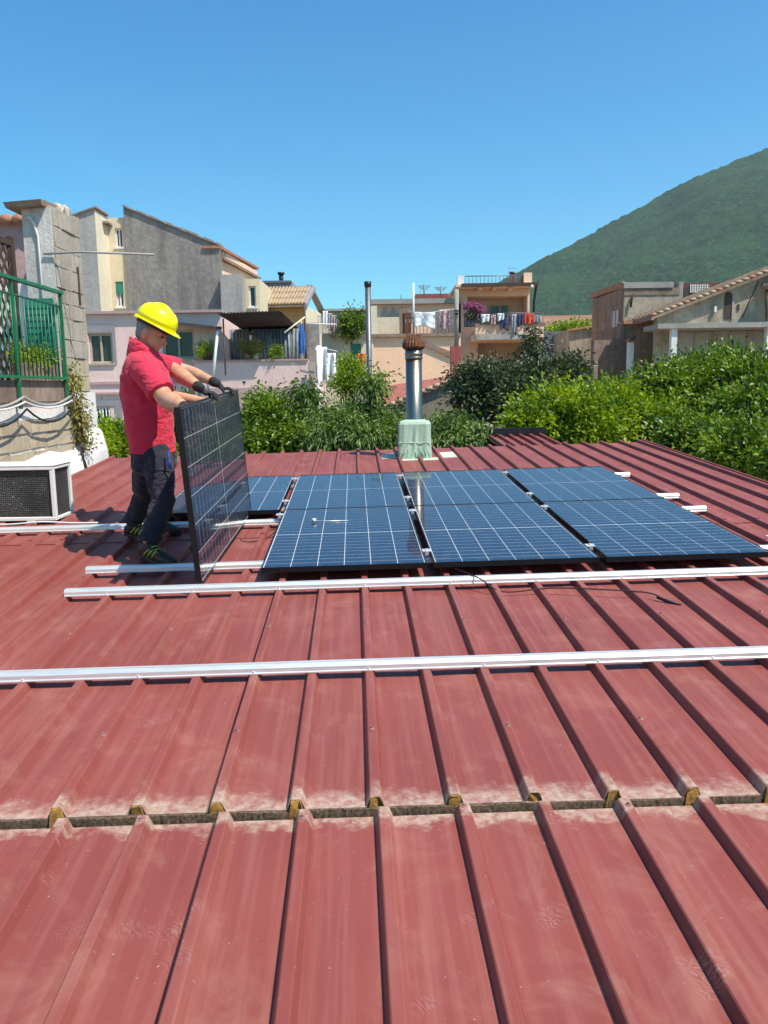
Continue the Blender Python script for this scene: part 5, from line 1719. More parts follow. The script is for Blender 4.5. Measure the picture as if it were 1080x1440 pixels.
# ================================================================== brown stained house
bk = empty('brown_house', (fx(900, 36), 39, 0), 'flat-topped house with a brown stained side coloured darker for shade and a pale front below the hill', 'house')
Y = 36.0
xa, xb = fx(877, Y, 430), fx(955, Y, 430)
zt2 = fz(397, Y, 900)
box('front_wall', xa, xb, Y, Y + 0.4, 0, zt2 - 0.25, M['tan_render'], bk)
box('front_band', xa - 0.01, xb, Y - 0.03, Y - 0.002, fz(415, Y, 910), zt2 - 0.25, M['brown_render'], bk)
box('parapet', xa - 0.04, xb - 0.3, Y - 0.08, Y + 4.5, zt2 - 0.247, zt2, M['concrete'], bk)
bm = bmesh.new()
facx = xa
x_far = fx(833, 40.2, 430)
add_hexa(bm, [(xa - .01, Y + .01, 0), (xa + .3, Y + .41, 0), (x_far + .3, 40.2, 0), (x_far, 40.2, 0), (xa - .01, Y + .01, zt2 - .25), (xa + .3, Y + .41, zt2 - .25), (x_far + .3, 40.2, zt2 - .25), (x_far, 40.2, zt2 - .25)])
put('side_wall', bm, M['brown_render'], bk)  # stained side in darker brown than the front, its unlit shade put into the colour
bm = bmesh.new()
add_hexa(bm, [(xa - .08, Y + .01, zt2 - .2), (xa + .3, Y + .41, zt2 - .2), (x_far + .3, 40.3, zt2 - .2), (x_far - .08, 40.3, zt2 - .2), (xa - .08, Y + .01, zt2 + .05), (xa + .3, Y + .41, zt2 + .05), (x_far + .3, 40.3, zt2 + .05), (x_far - .08, 40.3, zt2 + .05)])
put('side_coping', bm, M['terracotta'], bk)
# window on the side wall
def on_side(t, off): return Vector((xa + (x_far - xa) * t - off, Y + (40.2 - Y) * t, 0))
p, q = on_side(0.10, 0.03), on_side(0.32, 0.03)
bm = bmesh.new()
za_, zb_ = fz(482, 37, 868), fz(437, 37, 868)
add_hexa(bm, [p + Vector((0, 0, za_)), q + Vector((0, 0, za_)), q + Vector((.1, 0, za_)), p + Vector((.1, 0, za_)), p + Vector((0, 0, zb_)), q + Vector((0, 0, zb_)), q + Vector((.1, 0, zb_)), p + Vector((.1, 0, zb_))])
wn_ = put('window', bm, M['curtain'], bk)
bm = bmesh.new()
for s, e in ((0.09, 0.12), (0.20, 0.215), (0.30, 0.33)):
    p, q = on_side(s, 0.05), on_side(e, 0.05)
    add_hexa(bm, [p + Vector((0, 0, za_)), q + Vector((0, 0, za_)), q + Vector((.03, 0, za_)), p + Vector((.03, 0, za_)), p + Vector((0, 0, zb_)), q + Vector((0, 0, zb_)), q + Vector((.03, 0, zb_)), p + Vector((.03, 0, zb_))])
put('window_frame', bm, M['grey_trim'], wn_)
tube('downspout', [W(892, 412, Y - .1), W(888, 422, Y - .1), W(887, 432, Y - .1)], 0.05, M['dark_wood'], bk, 6)
up2 = empty('rooftop_block', (fx(985, 41), 42, zt2 - 1.0), 'maroon-topped rooftop block with a white pierced screen behind the brown house', 'rooftop block')
box('wall', fx(950, 41), fx(1030, 41), 41, 44, zt2 - 1.6, fz(398, 41, 985), M['maroon'], up2)
box('pillar', fx(951, 40.6), fx(957, 40.6), 40.6, 40.9, zt2 - 1.6, fz(396, 40.6, 954), M['concrete'], up2)
box('opening_shade', fx(958, 40.9), fx(965, 40.9), 40.94, 40.99, zt2 - 1.2, fz(404, 40.9, 960), M['dark_wood'], up2)  # thin dark slab on the wall; its colour gives the shade inside
bm = bmesh.new()
for i in range(8):
    for j in range(4):
        xx = fx(967, 40.9) + i * 0.12; zz = fz(411, 40.9, 970) + j * 0.10
        add_box(bm, xx, xx + 0.035, 40.93, 40.98, zz, zz + 0.1)
        add_box(bm, xx + 0.035, xx + 0.12, 40.935, 40.975, zz, zz + 0.03)
put('pierced_screen', bm, M['white_plaster'], up2)['kind'] = 'stuff'

# low annex and pier before it
an = empty('brown_annex', (fx(890, 31), 33, 0), 'low brown streaked annex in front of the flat-topped house', 'building')
Y = 32.0
facade('wall', an, M['brown_render'], 876, 922, 456, Y, 3.8)
facade('garden_wall', an, M['brown_render'], 834, 875.5, 478, Y + 0.6, 0.4)
box('pillar', fx(836, Y), fx(842, Y), Y + 0.1, Y + 0.55, 0, fz(478, Y, 838), M['brown_render'], an)
box('roof_edge', fx(874, Y), fx(926, Y), Y - 0.2, Y + 0.3, fz(456, Y, 900) + 0.004, fz(451, Y, 900), M['terracotta'], an)
pc = empty('white_pier', (fx(887, 31), 31, 0), 'narrow whitewashed pier with a crooked rusty cap', 'pier')
box('shaft', fx(883.5, 31), fx(891, 31), 31, 31.22, 0, fz(481, 31, 887), M['white_plaster'], pc)
bm = bmesh.new()
add_hexa(bm, [W(880, 481, 30.9), W(893, 479, 30.9), W(893, 479, 31.35), W(880, 481, 31.35), W(881, 478, 30.9), W(895, 471, 30.9), W(895, 471, 31.35), W(881, 478, 31.35)])
put('cap', bm, M['rust'], pc)

# ================================================================== tan gabled house with canopy on white columns
tg = empty('tan_gabled_house', (fx(1010, 29), 32, 0), 'tan weathered house with a long tiled slope and concrete canopy', 'house')
Y = 30.0
pts = [(fx(922, Y), 0), (fx(1140, Y), 0), (fx(1140, Y), fz(361, Y, 1140)), (fx(922, Y), fz(445, Y, 922))]
prism('gable_wall', tg, M['tan_render'], pts, Y, Y + 0.35)
a, b = W(916, 446, Y - 0.25), W(1140, 360, Y - 0.25)
bk_ = Vector((0, 4.4, 0))
bm = bmesh.new()
add_hexa(bm, [a + Vector((0, 0, -.10)), b + Vector((0, 0, -.10)), b + bk_ + Vector((0, 0, -.1)), a + bk_ + Vector((0, 0, -.1)), a, b, b + bk_, a + bk_])
put('roof_deck', bm, M['brown_render'], tg)
nrow = 24
for k in range(nrow):
    p, q = a.lerp(b, k / nrow), a.lerp(b, (k + 1.06) / nrow)
    for j in range(11):
        yy = Vector((0, 0.2 + 0.4 * j, 0))
        bm = bmesh.new()
        add_loft(bm, [(p + yy + Vector((0, 0, 0.07)), Vector((0, 0.19, 0)), Vector((0, 0, 0.085))), (q + yy + Vector((0, 0, 0.02)), Vector((0, 0.17, 0)), Vector((0, 0, 0.07)))], 6)
        put('roof_tile', bm, M['tile_tan'] if (k * 7 + j * 3) % 5 else M['terracotta'], tg, True)
box('canopy', fx(924, Y - 1.6), fx(1140, Y - 1.6), Y - 1.6, Y - 0.004, fz(461, Y - 1.6, 1000), fz(454, Y - 1.6, 1000), M['concrete'], tg)
for px in (946, 1079):
    box('column', fx(px - 4, Y - 1.4), fx(px + 4, Y - 1.4), Y - 1.5, Y - 1.28, 0, fz(461, Y - 1.6, 1000) - 0.003, M['white_plaster'], tg)
x0, x1 = fx(951, Y), fx(1074, Y)
zg0, zg1 = fz(520, Y, 1010), fz(466, Y, 1010)
g_ = box('glazing', x0, x1, Y - 0.06, Y - 0.012, zg0, zg1, M['grey_light'], tg)
for k in range(6):
    xx = x0 + (x1 - x0) * k / 5
    box('glazing_bar', xx - 0.03, xx + 0.03, Y - 0.1, Y - 0.062, zg0, zg1, M['tan_render'], g_)
# dark arched slab coloured as the shade of a recess, lamp, marks, porch roof
bm = bmesh.new()
nx0, nz0, nz1 = fx(1020, Y), fz(449, Y, 1020), fz(416, Y, 1020)
prof = [(-0.13, nz0), (0.13, nz0), (0.13, nz1)] + [(0.13 * math.cos(t), nz1 + 0.14 * math.sin(t)) for t in [PI * i / 8 for i in range(1, 8)]] + [(-0.13, nz1)]
prism('niche_shade', tg, M['dark_wood'], [(nx0 + x, z) for x, z in prof], Y - 0.025, Y - 0.004)
box('niche_trim', nx0 + 0.14, nx0 + 0.2, Y - 0.05, Y - 0.004, nz0, nz1, M['concrete'], tg)
box('wall_lamp', fx(1000, Y), fx(1003, Y), Y - 0.12, Y - 0.004, fz(439, Y, 1001), fz(431, Y, 1001), M['white_plaster'], tg)
box('vent', fx(1033, Y), fx(1036, Y), Y - 0.03, Y - 0.004, fz(437, Y, 1034), fz(428, Y, 1034), M['dark_wood'], tg)
tube('wall_cable', [W(1044, 446, Y - .02), W(1067, 395, Y - .02)], 0.015, M['cable_black'], tg, 5)
bm = bmesh.new()
add_hexa(bm, [W(1072, 407, Y - 1), W(1110, 407, Y - 1), W(1110, 402, Y), W(1072, 402, Y), W(1073, 402, Y - 1), W(1110, 401, Y - 1), W(1110, 397, Y), W(1073, 397, Y)])
put('porch_roof', bm, M['dark_wood'], tg)
tube('porch_post', [W(1078, 407, Y - .9), W(1078, 452, Y - .9)], 0.04, M['dark_wood'], tg, 6)
hb = box('rooftop_hut', fx(1068, 40), fx(1120, 40), 40, 43, 0, fz(376, 40, 1080), M['slate'])
tag(hb, 'dark blue-grey rooftop hut peeping over the tiled slope', 'hut')


# ================================================================== the panel held upright
hp0 = Vector((-1.1045, 4.5638, 3.8941))
hp1 = hp0 + Vector((-0.01904, 0.99872, 0.04696)) * 2.068
hlen = (hp1 - hp0).length
h_along = (hp1 - hp0).normalized()
h_up = Vector((-0.06197, -0.04805, 0.99692)).normalized()
h_out = h_along.cross(h_up)          # glass side, away from the worker
if h_out.x < 0: h_out = -h_out
HPW = 1.028
held = panel_meshes(h_up, h_along, h_out, HPW, hlen, 0.035, 10)
panel(hp0, held, 'dark solar panel held upright on its long edge by the workers', None)


def top_edge(t): return hp0 + h_along * (hlen * t) + h_up * HPW + h_out * 0.017


# ================================================================== materials for people
def cloth_mat(name, col, scale=5.0, bump=0.5, rough=0.9):
    w = N(name)
    n = w.noise(scale, 4, 0.55, None, 1.2)
    fold = w.noise(1.0, 3, 0.5, w.scaled(7, 7, 15), 1.6)
    c = w.ramp(n, (0.3, mul(col, 0.85)), (0.7, mul(col, 1.12)))
    weave = w.noise(260, 1)
    h = w.math('ADD', fold, w.math('MULTIPLY', weave, 0.04))
    m = w.bsdf(c, rough, 0, w.bump(h, bump, 0.05), 0.25)
    w.b.inputs["Sheen Weight"].default_value = 0.12
    return m


def skin_mat():
    w = N('skin')
    n = w.noise(14, 4)
    c = w.ramp(n, (0.3, (0.45, 0.215, 0.12)), (0.7, (0.57, 0.31, 0.19)))
    return w.bsdf(c, 0.5, 0, w.bump(w.noise(90, 3), 0.12, 0.004), 0.4, Subsurface_Weight=0.12, Subsurface_Scale=0.02)


M['polo'] = cloth_mat('red_polo_cotton', (0.56, 0.028, 0.062))
M['trousers'] = cloth_mat('dark_work_trousers', (0.022, 0.022, 0.034), 6, 0.7)
M['trouser_grey'] = cloth_mat('grey_trouser_panel', (0.085, 0.085, 0.10), 6, 0.8)
M['skin'] = skin_mat()
M['hair'] = plain('short_grey_hair', (0.33, 0.30, 0.27), 0.8, 0.4, 140, bump=0.8)
M['helmet'] = plain('yellow_helmet_shell', (0.85, 0.78, 0.0), 0.28, 0.04, 5, spec=0.5)
M['strap'] = plain('dark_strap', (0.02, 0.02, 0.022), 0.7, 0.2)
M['glove'] = cloth_mat('black_grip_glove', (0.018, 0.018, 0.02), 12, 0.5, 0.75)
M['shoe'] = plain('black_work_shoe', (0.011, 0.011, 0.012), 0.6, 0.3, 25, bump=0.3)
M['lime'] = plain('lime_trim', (0.42, 0.52, 0.05), 0.6, 0.15)
M['keyblue'] = plain('blue_strap', (0.01, 0.045, 0.3), 0.6, 0.2)


def folds(o, size, strength):
    t = bpy.data.textures.new('cloth_folds', 'MARBLE')
    t.noise_scale = size; t.turbulence = 9; t.noise_depth = 2
    m = o.modifiers.new('folds', 'DISPLACE')
    m.texture = t; m.strength = strength; m.mid_level = 0.5; m.texture_coords = 'LOCAL'


def hand(bm, wrist, grip, along, out, up, palm_len=0.085, thumb_side=1, over=True):
    """A gloved hand laid over an edge: fingers go over it and down the far (out) side."""
    knuckle = grip - out * 0.030 + up * 0.026
    side = along
    add_loft(bm, [(wrist, side * 0.033, up * 0.029), (wrist.lerp(knuckle, 0.35), side * 0.042, up * 0.030), (wrist.lerp(knuckle, 0.75), side * 0.047, up * 0.026), (knuckle, side * 0.045, up * 0.017)], 14)
    for i, (o, ln) in enumerate(((-0.033, 0.92), (-0.011, 1.05), (0.011, 1.0), (0.033, 0.8))):
        s = side * o * thumb_side
        k0 = knuckle + s - out * 0.008
        k1 = knuckle + s + out * (0.036 * ln) + up * 0.003
        k2 = k1 + out * (0.026) - up * (0.020 * ln)
        k3 = k2 + out * 0.003 - up * (0.030 * ln)
        add_capsule(bm, k0, 0.0115, k1, 0.0110, 10); add_capsule(bm, k1, 0.0110, k2, 0.0102, 10); add_capsule(bm, k2, 0.0102, k3, 0.0090, 10)
    t0 = wrist.lerp(knuckle, 0.4) - side * 0.030 * thumb_side
    t1 = t0 - side * 0.022 * thumb_side + out * 0.02 - up * 0.022
    t2 = t1 + out * 0.016 - up * 0.03
    add_capsule(bm, t0, 0.014, t1, 0.0115, 10); add_capsule(bm, t1, 0.0115, t2, 0.0095, 10)


def shoe(parent, heel, toe, ankle):
    heel, toe, ankle = Vector(heel), Vector(toe), Vector(ankle)
    d = (toe - heel); L = d.length; d = d.normalized()
    s = d.cross(Vector((0, 0, 1))).normalized(); u = s.cross(d)
    bm = bmesh.new()
    add_loft(bm, [(heel + u * 0.045, s * 0.026, u * 0.035), (heel + d * L * 0.1 + u * 0.052, s * 0.039, u * 0.048), (heel + d * L * 0.35 + u * 0.058, s * 0.040, u * 0.052), (heel + d * L * 0.58 + u * 0.046, s * 0.046, u * 0.040), (heel + d * L * 0.8 + u * 0.038, s * 0.049, u * 0.034), (heel + d * L * 0.95 + u * 0.032, s * 0.038, u * 0.027), (toe + u * 0.03, s * 0.016, u * 0.018)], 16)
    add_capsule(bm, heel + d * L * 0.22 + u * 0.07, 0.045, heel.lerp(ankle, 0.75) + d * L * 0.15, 0.044)
    sh = blob('shoe', bm, M['shoe'], parent, 0.007, 4)
    bm = bmesh.new()
    pts = [(heel + d * L * t + u * 0.012, s * w, u * 0.013) for t, w in ((-0.02, 0.022), (0.05, 0.038), (0.3, 0.040), (0.6, 0.050), (0.85, 0.047), (1.0, 0.022))]
    add_loft(bm, pts, 14)
    put('sole', bm, M['strap'], sh, True)
    for side in (-1, 1):
        for k in range(3):
            a = heel + d * L * (0.28 + 0.12 * k) + s * side * 0.046 + u * 0.035
            b = heel + d * L * (0.40 + 0.10 * k) + s * side * 0.030 + u * 0.085
            tube('shoe_stripe', [a, a.lerp(b, 0.5) + s * side * 0.006, b], 0.0045, M['lime'], sh, 6)
    for k in range(4):
        a = heel + d * L * (0.45 + 0.085 * k) + u * (0.098 - 0.012 * k)
        tube('lace', [a - s * 0.026, a + u * 0.006, a + s * 0.026], 0.0038, M['lime'], sh, 6)
    bm = bmesh.new()
    add_loft(bm, [(heel - d * 0.004 + u * 0.05, s * 0.018, u * 0.028), (heel + d * 0.012 + u * 0.055, s * 0.026, u * 0.03)], 12)
    put('heel_patch', bm, M['lime'], sh, True)
    return sh


def helmet(parent, c, fwd, up):
    fwd, up = Vector(fwd).normalized(), Vector(up).normalized()
    side = fwd.cross(up).normalized()
    bm = bmesh.new()
    n = 32
    prev = None
    for z, r in ((0.0, 1.0), (0.032, 0.99), (0.062, 0.945), (0.088, 0.85), (0.108, 0.69), (0.121, 0.47), (0.127, 0.22)):
        q = ring(bm, c + up * z, fwd * 0.142 * r, side * 0.116 * r, n)
        if prev: bridge(bm, prev, q)
        prev = q
    bm.faces.new(prev)
    r = bmesh.ops.extrude_face_region(bm, geom=list(bm.faces))
    cc = c + up * 0.03
    for v in [e for e in r['geom'] if isinstance(e, bmesh.types.BMVert)]: v.co += (cc - v.co).normalized() * 0.006
    h = put('helmet', bm, M['helmet'], parent, True)
    bm = bmesh.new()
    # brim and peak
    outer, inner = [], []
    for i in range(n):
        a = 2 * PI * i / n
        ca, sa = math.cos(a), math.sin(a)
        ext = 0.010 + 0.040 * max(0, ca) ** 2.0
        drop = -0.004 - 0.010 * max(0, ca) ** 2
        inner.append(bm.verts.new(c + fwd * 0.141 * ca + side * 0.115 * sa + up * 0.004))
        outer.append(bm.verts.new(c + fwd * (0.142 + ext) * ca + side * (0.116 + ext * 0.7) * sa + up * drop))
    bridge(bm, inner, outer)
    r = bmesh.ops.extrude_face_region(bm, geom=list(bm.faces))
    for v in [e for e in r['geom'] if isinstance(e, bmesh.types.BMVert)]: v.co -= up * 0.006
    put('brim', bm, M['helmet'], h, True)
    bm = bmesh.new()
    add_tube(bm, [c + fwd * (-0.12 + 0.02 * k) + up * (0.045 + 0.088 * math.sin(PI * (k + 1) / 14)) for k in range(13)], 0.012, 8)
    put('ridge', bm, M['helmet'], h, True)
    bm = bmesh.new()
    add_loft(bm, [(c - up * 0.004, fwd * 0.126, side * 0.102), (c - up * 0.030, fwd * 0.121, side * 0.098)], 28)
    put('head_band', bm, M['strap'], h, True)
    return h


def head(parent, c, fwd, up, neck0, ):
    """Skin: skull, jaw, nose, ears, neck - one surface."""
    fwd, up = Vector(fwd).normalized(), Vector(up).normalized()
    side = fwd.cross(up).normalized()
    bm = bmesh.new()
    add_ellipsoid(bm, c + up * 0.02 - fwd * 0.012, fwd * 0.098, side * 0.077, up * 0.108)
    add_ellipsoid(bm, c - up * 0.045 + fwd * 0.032, fwd * 0.066, side * 0.062, up * 0.068)
    add_ellipsoid(bm, c - up * 0.088 + fwd * 0.060, fwd * 0.030, side * 0.030, up * 0.026)
    add_capsule(bm, c + fwd * 0.090 + up * 0.012, 0.010, c + fwd * 0.112 - up * 0.022, 0.014, 10)      # nose
    add_capsule(bm, c + fwd * 0.078 - side * 0.02 - up * 0.054, 0.010, c + fwd * 0.078 + side * 0.02 - up * 0.054, 0.010, 10)   # mouth
    add_capsule(bm, c + fwd * 0.082 - side * 0.045 + up * 0.03, 0.012, c + fwd * 0.082 + side * 0.045 + up * 0.03, 0.012, 10)   # brow
    for s in (-1, 1):
        e = c + side * s * 0.083 - fwd * 0.012 - up * 0.012
        add_ellipsoid(bm, e, (fwd * 0.9 - side * s * 0.4).normalized() * 0.024, side * s * 0.012, (up - fwd * 0.25).normalized() * 0.038, 12, 8)
    add_capsule(bm, neck0, 0.064, c - up * 0.055 - fwd * 0.02, 0.055)
    return bm, side


def hair_cap(parent, c, fwd, up, side):
    bm = bmesh.new()
    add_ellipsoid(bm, c + up * 0.030 - fwd * 0.030, fwd * 0.088, side * 0.0785, up * 0.100)
    add_ellipsoid(bm, c - fwd * 0.060 - up * 0.03, fwd * 0.046, side * 0.058, up * 0.05)
    return blob('hair', bm, M['hair'], parent, 0.008, 3)


def person(base, label, J, R_arm, L_arm, hands, collar_up=True, pockets=True):
    root = empty('person', base, label, 'person')
    fwd, up = J['face_fwd'], J['face_up']
    bm, side = head(root, J['head'], fwd, up, J['neck'])
    for (s, e, w, r0, r1, r2) in (R_arm, L_arm):
        add_capsule(bm, s, r0, e, r1); add_capsule(bm, e, r1 * 1.02, e.lerp(w, 0.3), r1 * 1.06); add_capsule(bm, e.lerp(w, 0.3), r1 * 1.06, w - (w - e).normalized() * r2, r2)
    add_capsule(bm, J['neck'], 0.07, J['chest'], 0.12)
    add_capsule(bm, J['chest'], 0.11, R_arm[0], 0.055); add_capsule(bm, J['chest'], 0.11, L_arm[0], 0.055)
    add_capsule(bm, J['chest'], 0.13, J['pelvis'], 0.12)
    for k in ('R', 'L'): add_capsule(bm, J['pelvis'], 0.09, J['knee' + k], 0.05); add_capsule(bm, J['knee' + k], 0.05, J['ankle' + k], 0.035)
    body = blob('body', bm, M['skin'], root, 0.009, 4)
    for s in (-1, 1):
        bm = bmesh.new()
        add_ellipsoid(bm, J['head'] + fwd * 0.086 + side * s * 0.032 + up * 0.010, fwd * 0.009, side * 0.010, up * 0.006, 10, 6)
        put('eye', bm, M['strap'], root, True)
    hair_cap(root, J['head'], fwd, up, side)
    for s in (-1, 1):
        bm = bmesh.new()
        ec = J['head'] + side * s * 0.081 - fwd * 0.004 - up * 0.014
        eo = (side * s * 0.9 - fwd * 0.45).normalized(); ef = (fwd * 0.9 + side * s * 0.35).normalized(); eu = (up - fwd * 0.2).normalized()
        loop = [(-0.010, -0.030), (-0.019, -0.008), (-0.021, 0.014), (-0.012, 0.031), (0.004, 0.034), (0.014, 0.022), (0.010, 0.004)]
        add_tube(bm, [ec + ef * x + eu * z + eo * (0.016 - 0.5 * abs(x + 0.004)) for x, z in loop], [0.006, 0.0055, 0.0055, 0.006, 0.0055, 0.005, 0.004], 8)
        add_ellipsoid(bm, ec - ef * 0.004 + eo * 0.004, ef * 0.016, eo * 0.010, eu * 0.028, 12, 8)
        add_ellipsoid(bm, ec - ef * 0.004 - eu * 0.028 + eo * 0.008, ef * 0.009, eo * 0.007, eu * 0.011, 10, 6)
        blob('ear', bm, M['skin'], root, 0.0035, 2)
    helmet(root, J['head'] + up * 0.070 - fwd * 0.004, fwd, up)
    # shirt
    bm = bmesh.new()
    add_loft(bm, J['torso'], 24)
    for (s, e, w, r0, r1, r2) in (R_arm, L_arm):
        cuff = s.lerp(e, 0.80)
        add_capsule(bm, s, r0 * 1.40, s.lerp(e, 0.35), r0 * 1.36)
        d, a, b = basis(cuff - s)
        add_loft(bm, [(s, a * r0 * 1.25, b * r0 * 1.25), (s.lerp(e, 0.35), a * r0 * 1.40, b * r0 * 1.40), (cuff, a * r0 * 1.44, b * r0 * 1.44)], 16)
    folds(blob('polo_shirt', bm, M['polo'], root, 0.010, 5), 0.16, 0.011)
    # raised collar
    n0 = J['neck'] + Vector((-0.012, 0, 0.0))
    cu = Vector((0.30, 0, 0.95)).normalized()
    bm = bmesh.new()
    cf = Vector((0.95, 0, -0.30)).normalized(); cs = cf.cross(cu)
    prev = None
    for z, k in ((-0.07, 0.98), (-0.03, 1.04), (0.02, 1.06), (0.066, 1.10)):
        q = []
        for i in range(30):
            a = 2 * PI * i / 30
            h = z - (0.055 * max(0, math.cos(a)) if z > 0 else 0) + 0.006 * math.sin(3 * a) * (z > 0.05)
            q.append(bm.verts.new(n0 + cf * (0.092 * k * math.cos(a)) + cs * 0.084 * k * math.sin(a) + cu * h))
        if prev: bridge(bm, prev, q)
        prev = q
    r = bmesh.ops.extrude_face_region(bm, geom=list(bm.faces))
    for v in [e for e in r['geom'] if isinstance(e, bmesh.types.BMVert)]:
        v.co += (v.co - n0 - cu * (v.co - n0).dot(cu)).normalized() * 0.009
    put('collar', bm, M['polo'], root, True)
    # trousers
    bm = bmesh.new()
    add_loft(bm, J['hips'], 22)
    for k in ('R', 'L'):
        h, kn, an = J['hip' + k], J['knee' + k], J['ankle' + k]
        add_capsule(bm, h, 0.108, h.lerp(kn, 0.5), 0.098); add_capsule(bm, h.lerp(kn, 0.5), 0.098, kn, 0.082)
        d, a, b = basis(an - kn)
        add_loft(bm, [(kn - d * 0.05, a * 0.079, b * 0.079), (kn + d * 0.02, a * 0.082, b * 0.082), (kn.lerp(an, 0.45), a * 0.078, b * 0.078), (kn.lerp(an, 0.8), a * 0.073, b * 0.076), (an + d * 0.015, a * 0.074, b * 0.080)], 18)
        m = kn.lerp(an, 0.86)
        add_ellipsoid(bm, m, a * 0.081, b * 0.084, d * 0.025, 14, 8)
        add_ellipsoid(bm, kn + d * 0.04, a * 0.086, b * 0.084, d * 0.03, 14, 8)
    tr_ = blob('trousers', bm, M['trousers'], root, 0.010, 4)
    folds(tr_, 0.12, 0.014)
    for (wr, gp, th, h_o, h_u), arm in zip(hands, (L_arm, R_arm) if len(hands) > 1 else (R_arm,)):
        bm = bmesh.new()
        hand(bm, wr, gp, h_along, h_o, h_u, thumb_side=th)
        d = (arm[1] - wr).normalized()
        add_capsule(bm, wr, 0.034, wr + d * 0.04, 0.0385)
        blob('glove', bm, M['glove'], root, 0.0045, 2)
    for k in ('R', 'L'): shoe(root, J['heel' + k], J['toe' + k], J['ankle' + k])
    return root, tr_


def P2(px, py, y): return W(px, py, y)


def ringX(px, py, y, hx, hy, tilt=0.0):
    return (W(px, py, y), Vector((hx, 0, tilt * hx)), Vector((0, hy, 0)))


# ------------------------------------------------------------------ worker in front
zoff = -0.034
def ground(p):
    """Drop a point to the pan of the roof below it."""
    q = p - RO
    inv = Matrix((RV, RU, RN)).transposed().inverted() @ q
    return R(inv.x, inv.y, zoff)


heelR = ground(P2(199, 790, 5.36)); toeR = ground(P2(246, 806, 5.06))
heelL = ground(P2(178, 757, 5.98)); toeL = ground(P2(226, 766, 5.78))
heelR += RN * 0.045; toeR += RN * 0.035
heelL += RN * 0.042; toeL += RN * 0.042
Jm = {
    'head': P2(214, 469, 5.52), 'face_fwd': Vector((0.86, -0.10, -0.44)).normalized(), 'face_up': Vector((0.44, 0.0, 0.88)).normalized(),
    'neck': P2(204, 494, 5.53), 'chest': P2(203, 530, 5.54), 'pelvis': P2(214, 622, 5.56),
    'hipR': P2(219, 640, 5.47), 'kneeR': P2(230, 705, 5.38), 'ankleR': heelR + (toeR - heelR) * 0.26 + Vector((0, 0, 0.12)),
    'hipL': P2(209, 640, 5.66), 'kneeL': P2(203, 697, 5.86), 'ankleL': heelL + (toeL - heelL) * 0.22 + Vector((0, 0, 0.12)),
    'heelR': heelR, 'toeR': toeR, 'heelL': heelL, 'toeL': toeL,
}
Jm['face_up'] = (Jm['face_up'] - Jm['face_fwd'] * Jm['face_up'].dot(Jm['face_fwd'])).normalized()
Jm['torso'] = [ringX(203, 492, 5.53, 0.070, 0.085), ringX(203, 500, 5.53, 0.0977, 0.1520), ringX(204, 512, 5.53, 0.1321, 0.1947), ringX(204, 530, 5.54, 0.1600, 0.2042), ringX(205, 555, 5.55, 0.1674, 0.2014), ringX(208, 580, 5.55, 0.1674, 0.1995), ringX(211, 605, 5.56, 0.1618, 0.1947), ringX(214, 625, 5.56, 0.1581, 0.1900), ringX(215, 637, 5.56, 0.1618, 0.1947)]
Jm['hips'] = [ringX(215, 622, 5.56, 0.125, 0.15), ringX(217, 640, 5.56, 0.148, 0.178), ringX(217, 655, 5.56, 0.15, 0.185), ringX(216, 668, 5.56, 0.11, 0.14)]
shR, shL = P2(202, 517, 5.34), P2(213, 508, 5.71)
gL = top_edge(0.50)
wrL = P2(282, 546, 5.50)
wrR = P2(263, 574, 5.0)
gR = wrR - h_up * 0.09 - h_out * 0.03
elR = P2(234, 562, 5.20)
elL = P2(243, 520, 5.78)
root1, tr1 = person((heelR + heelL) / 2, 'man in red polo and yellow helmet leaning over the upright solar panel, grey hair showing', Jm,
    (shR, elR, wrR, 0.066, 0.060, 0.037), (shL, elL, wrL, 0.060, 0.054, 0.036), [(wrL, gL, -1, h_out, h_up), (wrR, gR, 1, -h_up, -h_out)])
# pocket panels, belt, blue strap
hip = P2(232, 655, 5.40)
bm = bmesh.new()
add_ellipsoid(bm, P2(228, 662, 5.42), Vector((0.066, 0, 0)), Vector((0, 0.062, 0)), Vector((0.01, 0, 0.075)), 16, 10)
blob('pocket', bm, M['trouser_grey'], root1, 0.01, 3)
strap_pts = [P2(236, 634, 5.36), P2(238, 645, 5.335), P2(234, 652, 5.335), P2(241, 660, 5.34), P2(237, 646, 5.33)]
tube('key_strap', strap_pts, 0.006, M['keyblue'], root1, 6)

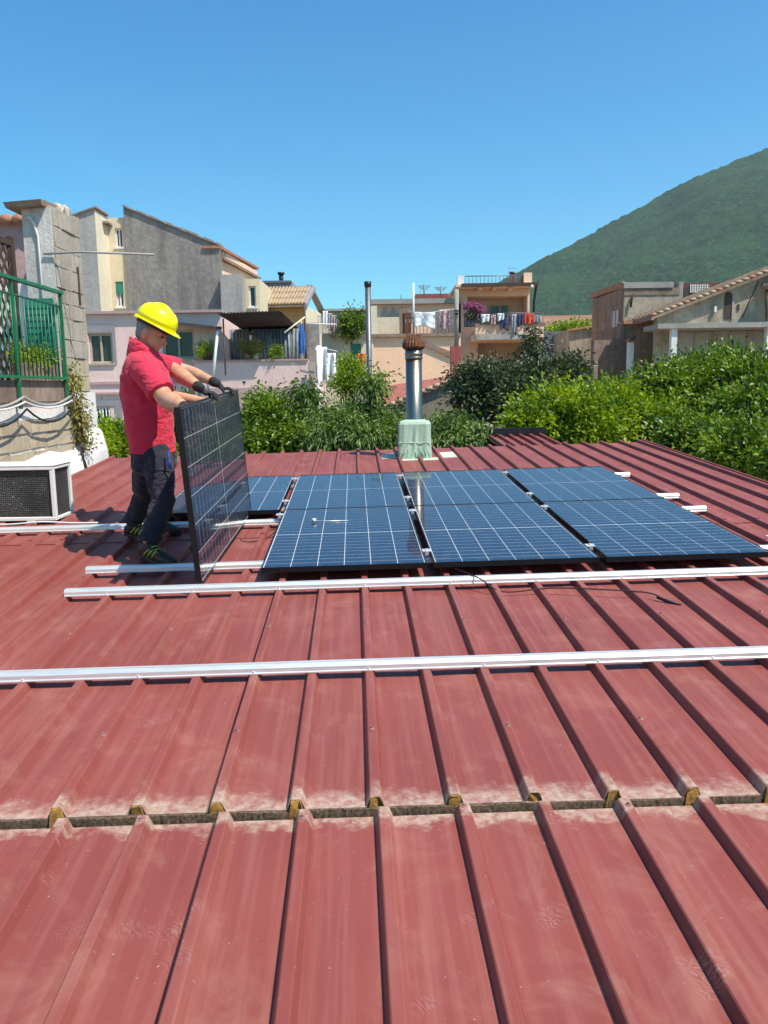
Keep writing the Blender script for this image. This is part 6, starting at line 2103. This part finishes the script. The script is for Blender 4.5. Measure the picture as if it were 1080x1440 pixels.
# ------------------------------------------------------------------ second worker behind
heelR2 = ground(P2(214, 752, 6.3)); toeR2 = ground(P2(252, 757, 6.08))
heelL2 = ground(P2(214, 738, 6.6)); toeL2 = ground(P2(244, 738, 6.5))
for q in (heelR2, toeR2, heelL2, toeL2): q += RN * 0.004
Jn = {
    'head': P2(211, 466, 6.45), 'face_fwd': Vector((0.90, 0.10, -0.40)).normalized(), 'face_up': Vector((0.40, 0.0, 0.9)).normalized(),
    'neck': P2(208, 493, 6.45), 'chest': P2(207, 522, 6.45), 'pelvis': P2(215, 612, 6.42),
    'hipR': P2(220, 628, 6.34), 'kneeR': P2(232, 688, 6.28), 'ankleR': heelR2 + (toeR2 - heelR2) * 0.26 + Vector((0, 0, 0.12)),
    'hipL': P2(214, 628, 6.52), 'kneeL': P2(226, 684, 6.58), 'ankleL': heelL2 + (toeL2 - heelL2) * 0.24 + Vector((0, 0, 0.12)),
    'heelR': heelR2, 'toeR': toeR2, 'heelL': heelL2, 'toeL': toeL2,
}
Jn['face_up'] = (Jn['face_up'] - Jn['face_fwd'] * Jn['face_up'].dot(Jn['face_fwd'])).normalized()
Jn['torso'] = [ringX(208, 492, 6.45, 0.065, 0.08), ringX(207, 499, 6.45, 0.095, 0.15), ringX(207, 510, 6.45, 0.125, 0.19), ringX(207, 530, 6.45, 0.14, 0.20), ringX(209, 560, 6.44, 0.14, 0.19), ringX(213, 590, 6.43, 0.14, 0.185), ringX(215, 618, 6.42, 0.145, 0.185)]
Jn['hips'] = [ringX(215, 606, 6.42, 0.125, 0.165), ringX(216, 628, 6.42, 0.13, 0.17), ringX(216, 645, 6.42, 0.10, 0.13)]
g2 = top_edge(0.83)
w2 = P2(305, 539, 6.15)
shR2, shL2 = P2(216, 509, 6.27), P2(214, 507, 6.64)
elR2 = P2(263, 521, 6.30)
elL2 = P2(232, 556, 6.66)
wl2 = top_edge(0.99) - h_out * 0.16 - h_up * 0.10
root2, tr2 = person((heelR2 + heelL2) / 2, 'second worker in red polo hidden behind the first, one bare forearm reaching the panel end', Jn,
    (shR2, elR2, w2, 0.055, 0.046, 0.031), (shL2, elL2, wl2, 0.055, 0.046, 0.031), [(w2, g2, 1, h_out, h_up)])


# ================================================================== the air between here and the hill
def haze():
    bm = bmesh.new()
    add_box(bm, -700, 3200, -60, 2700, -1.2, 560)
    o = put('haze', bm, None)
    w = N('thin_summer_haze')
    v = w.n("VolumePrincipled")
    v.inputs["Color"].default_value = (0.78, 0.88, 1.0, 1)
    v.inputs["Density"].default_value = HAZE_D
    v.inputs["Anisotropy"].default_value = 0.2
    w.l(v.outputs[0], w.out.inputs["Volume"])
    o.data.materials.append(w.m)
    tag(o, 'thin bluish summer haze over the town', 'haze', kind='stuff')


HAZE_D = 0.00011
haze()
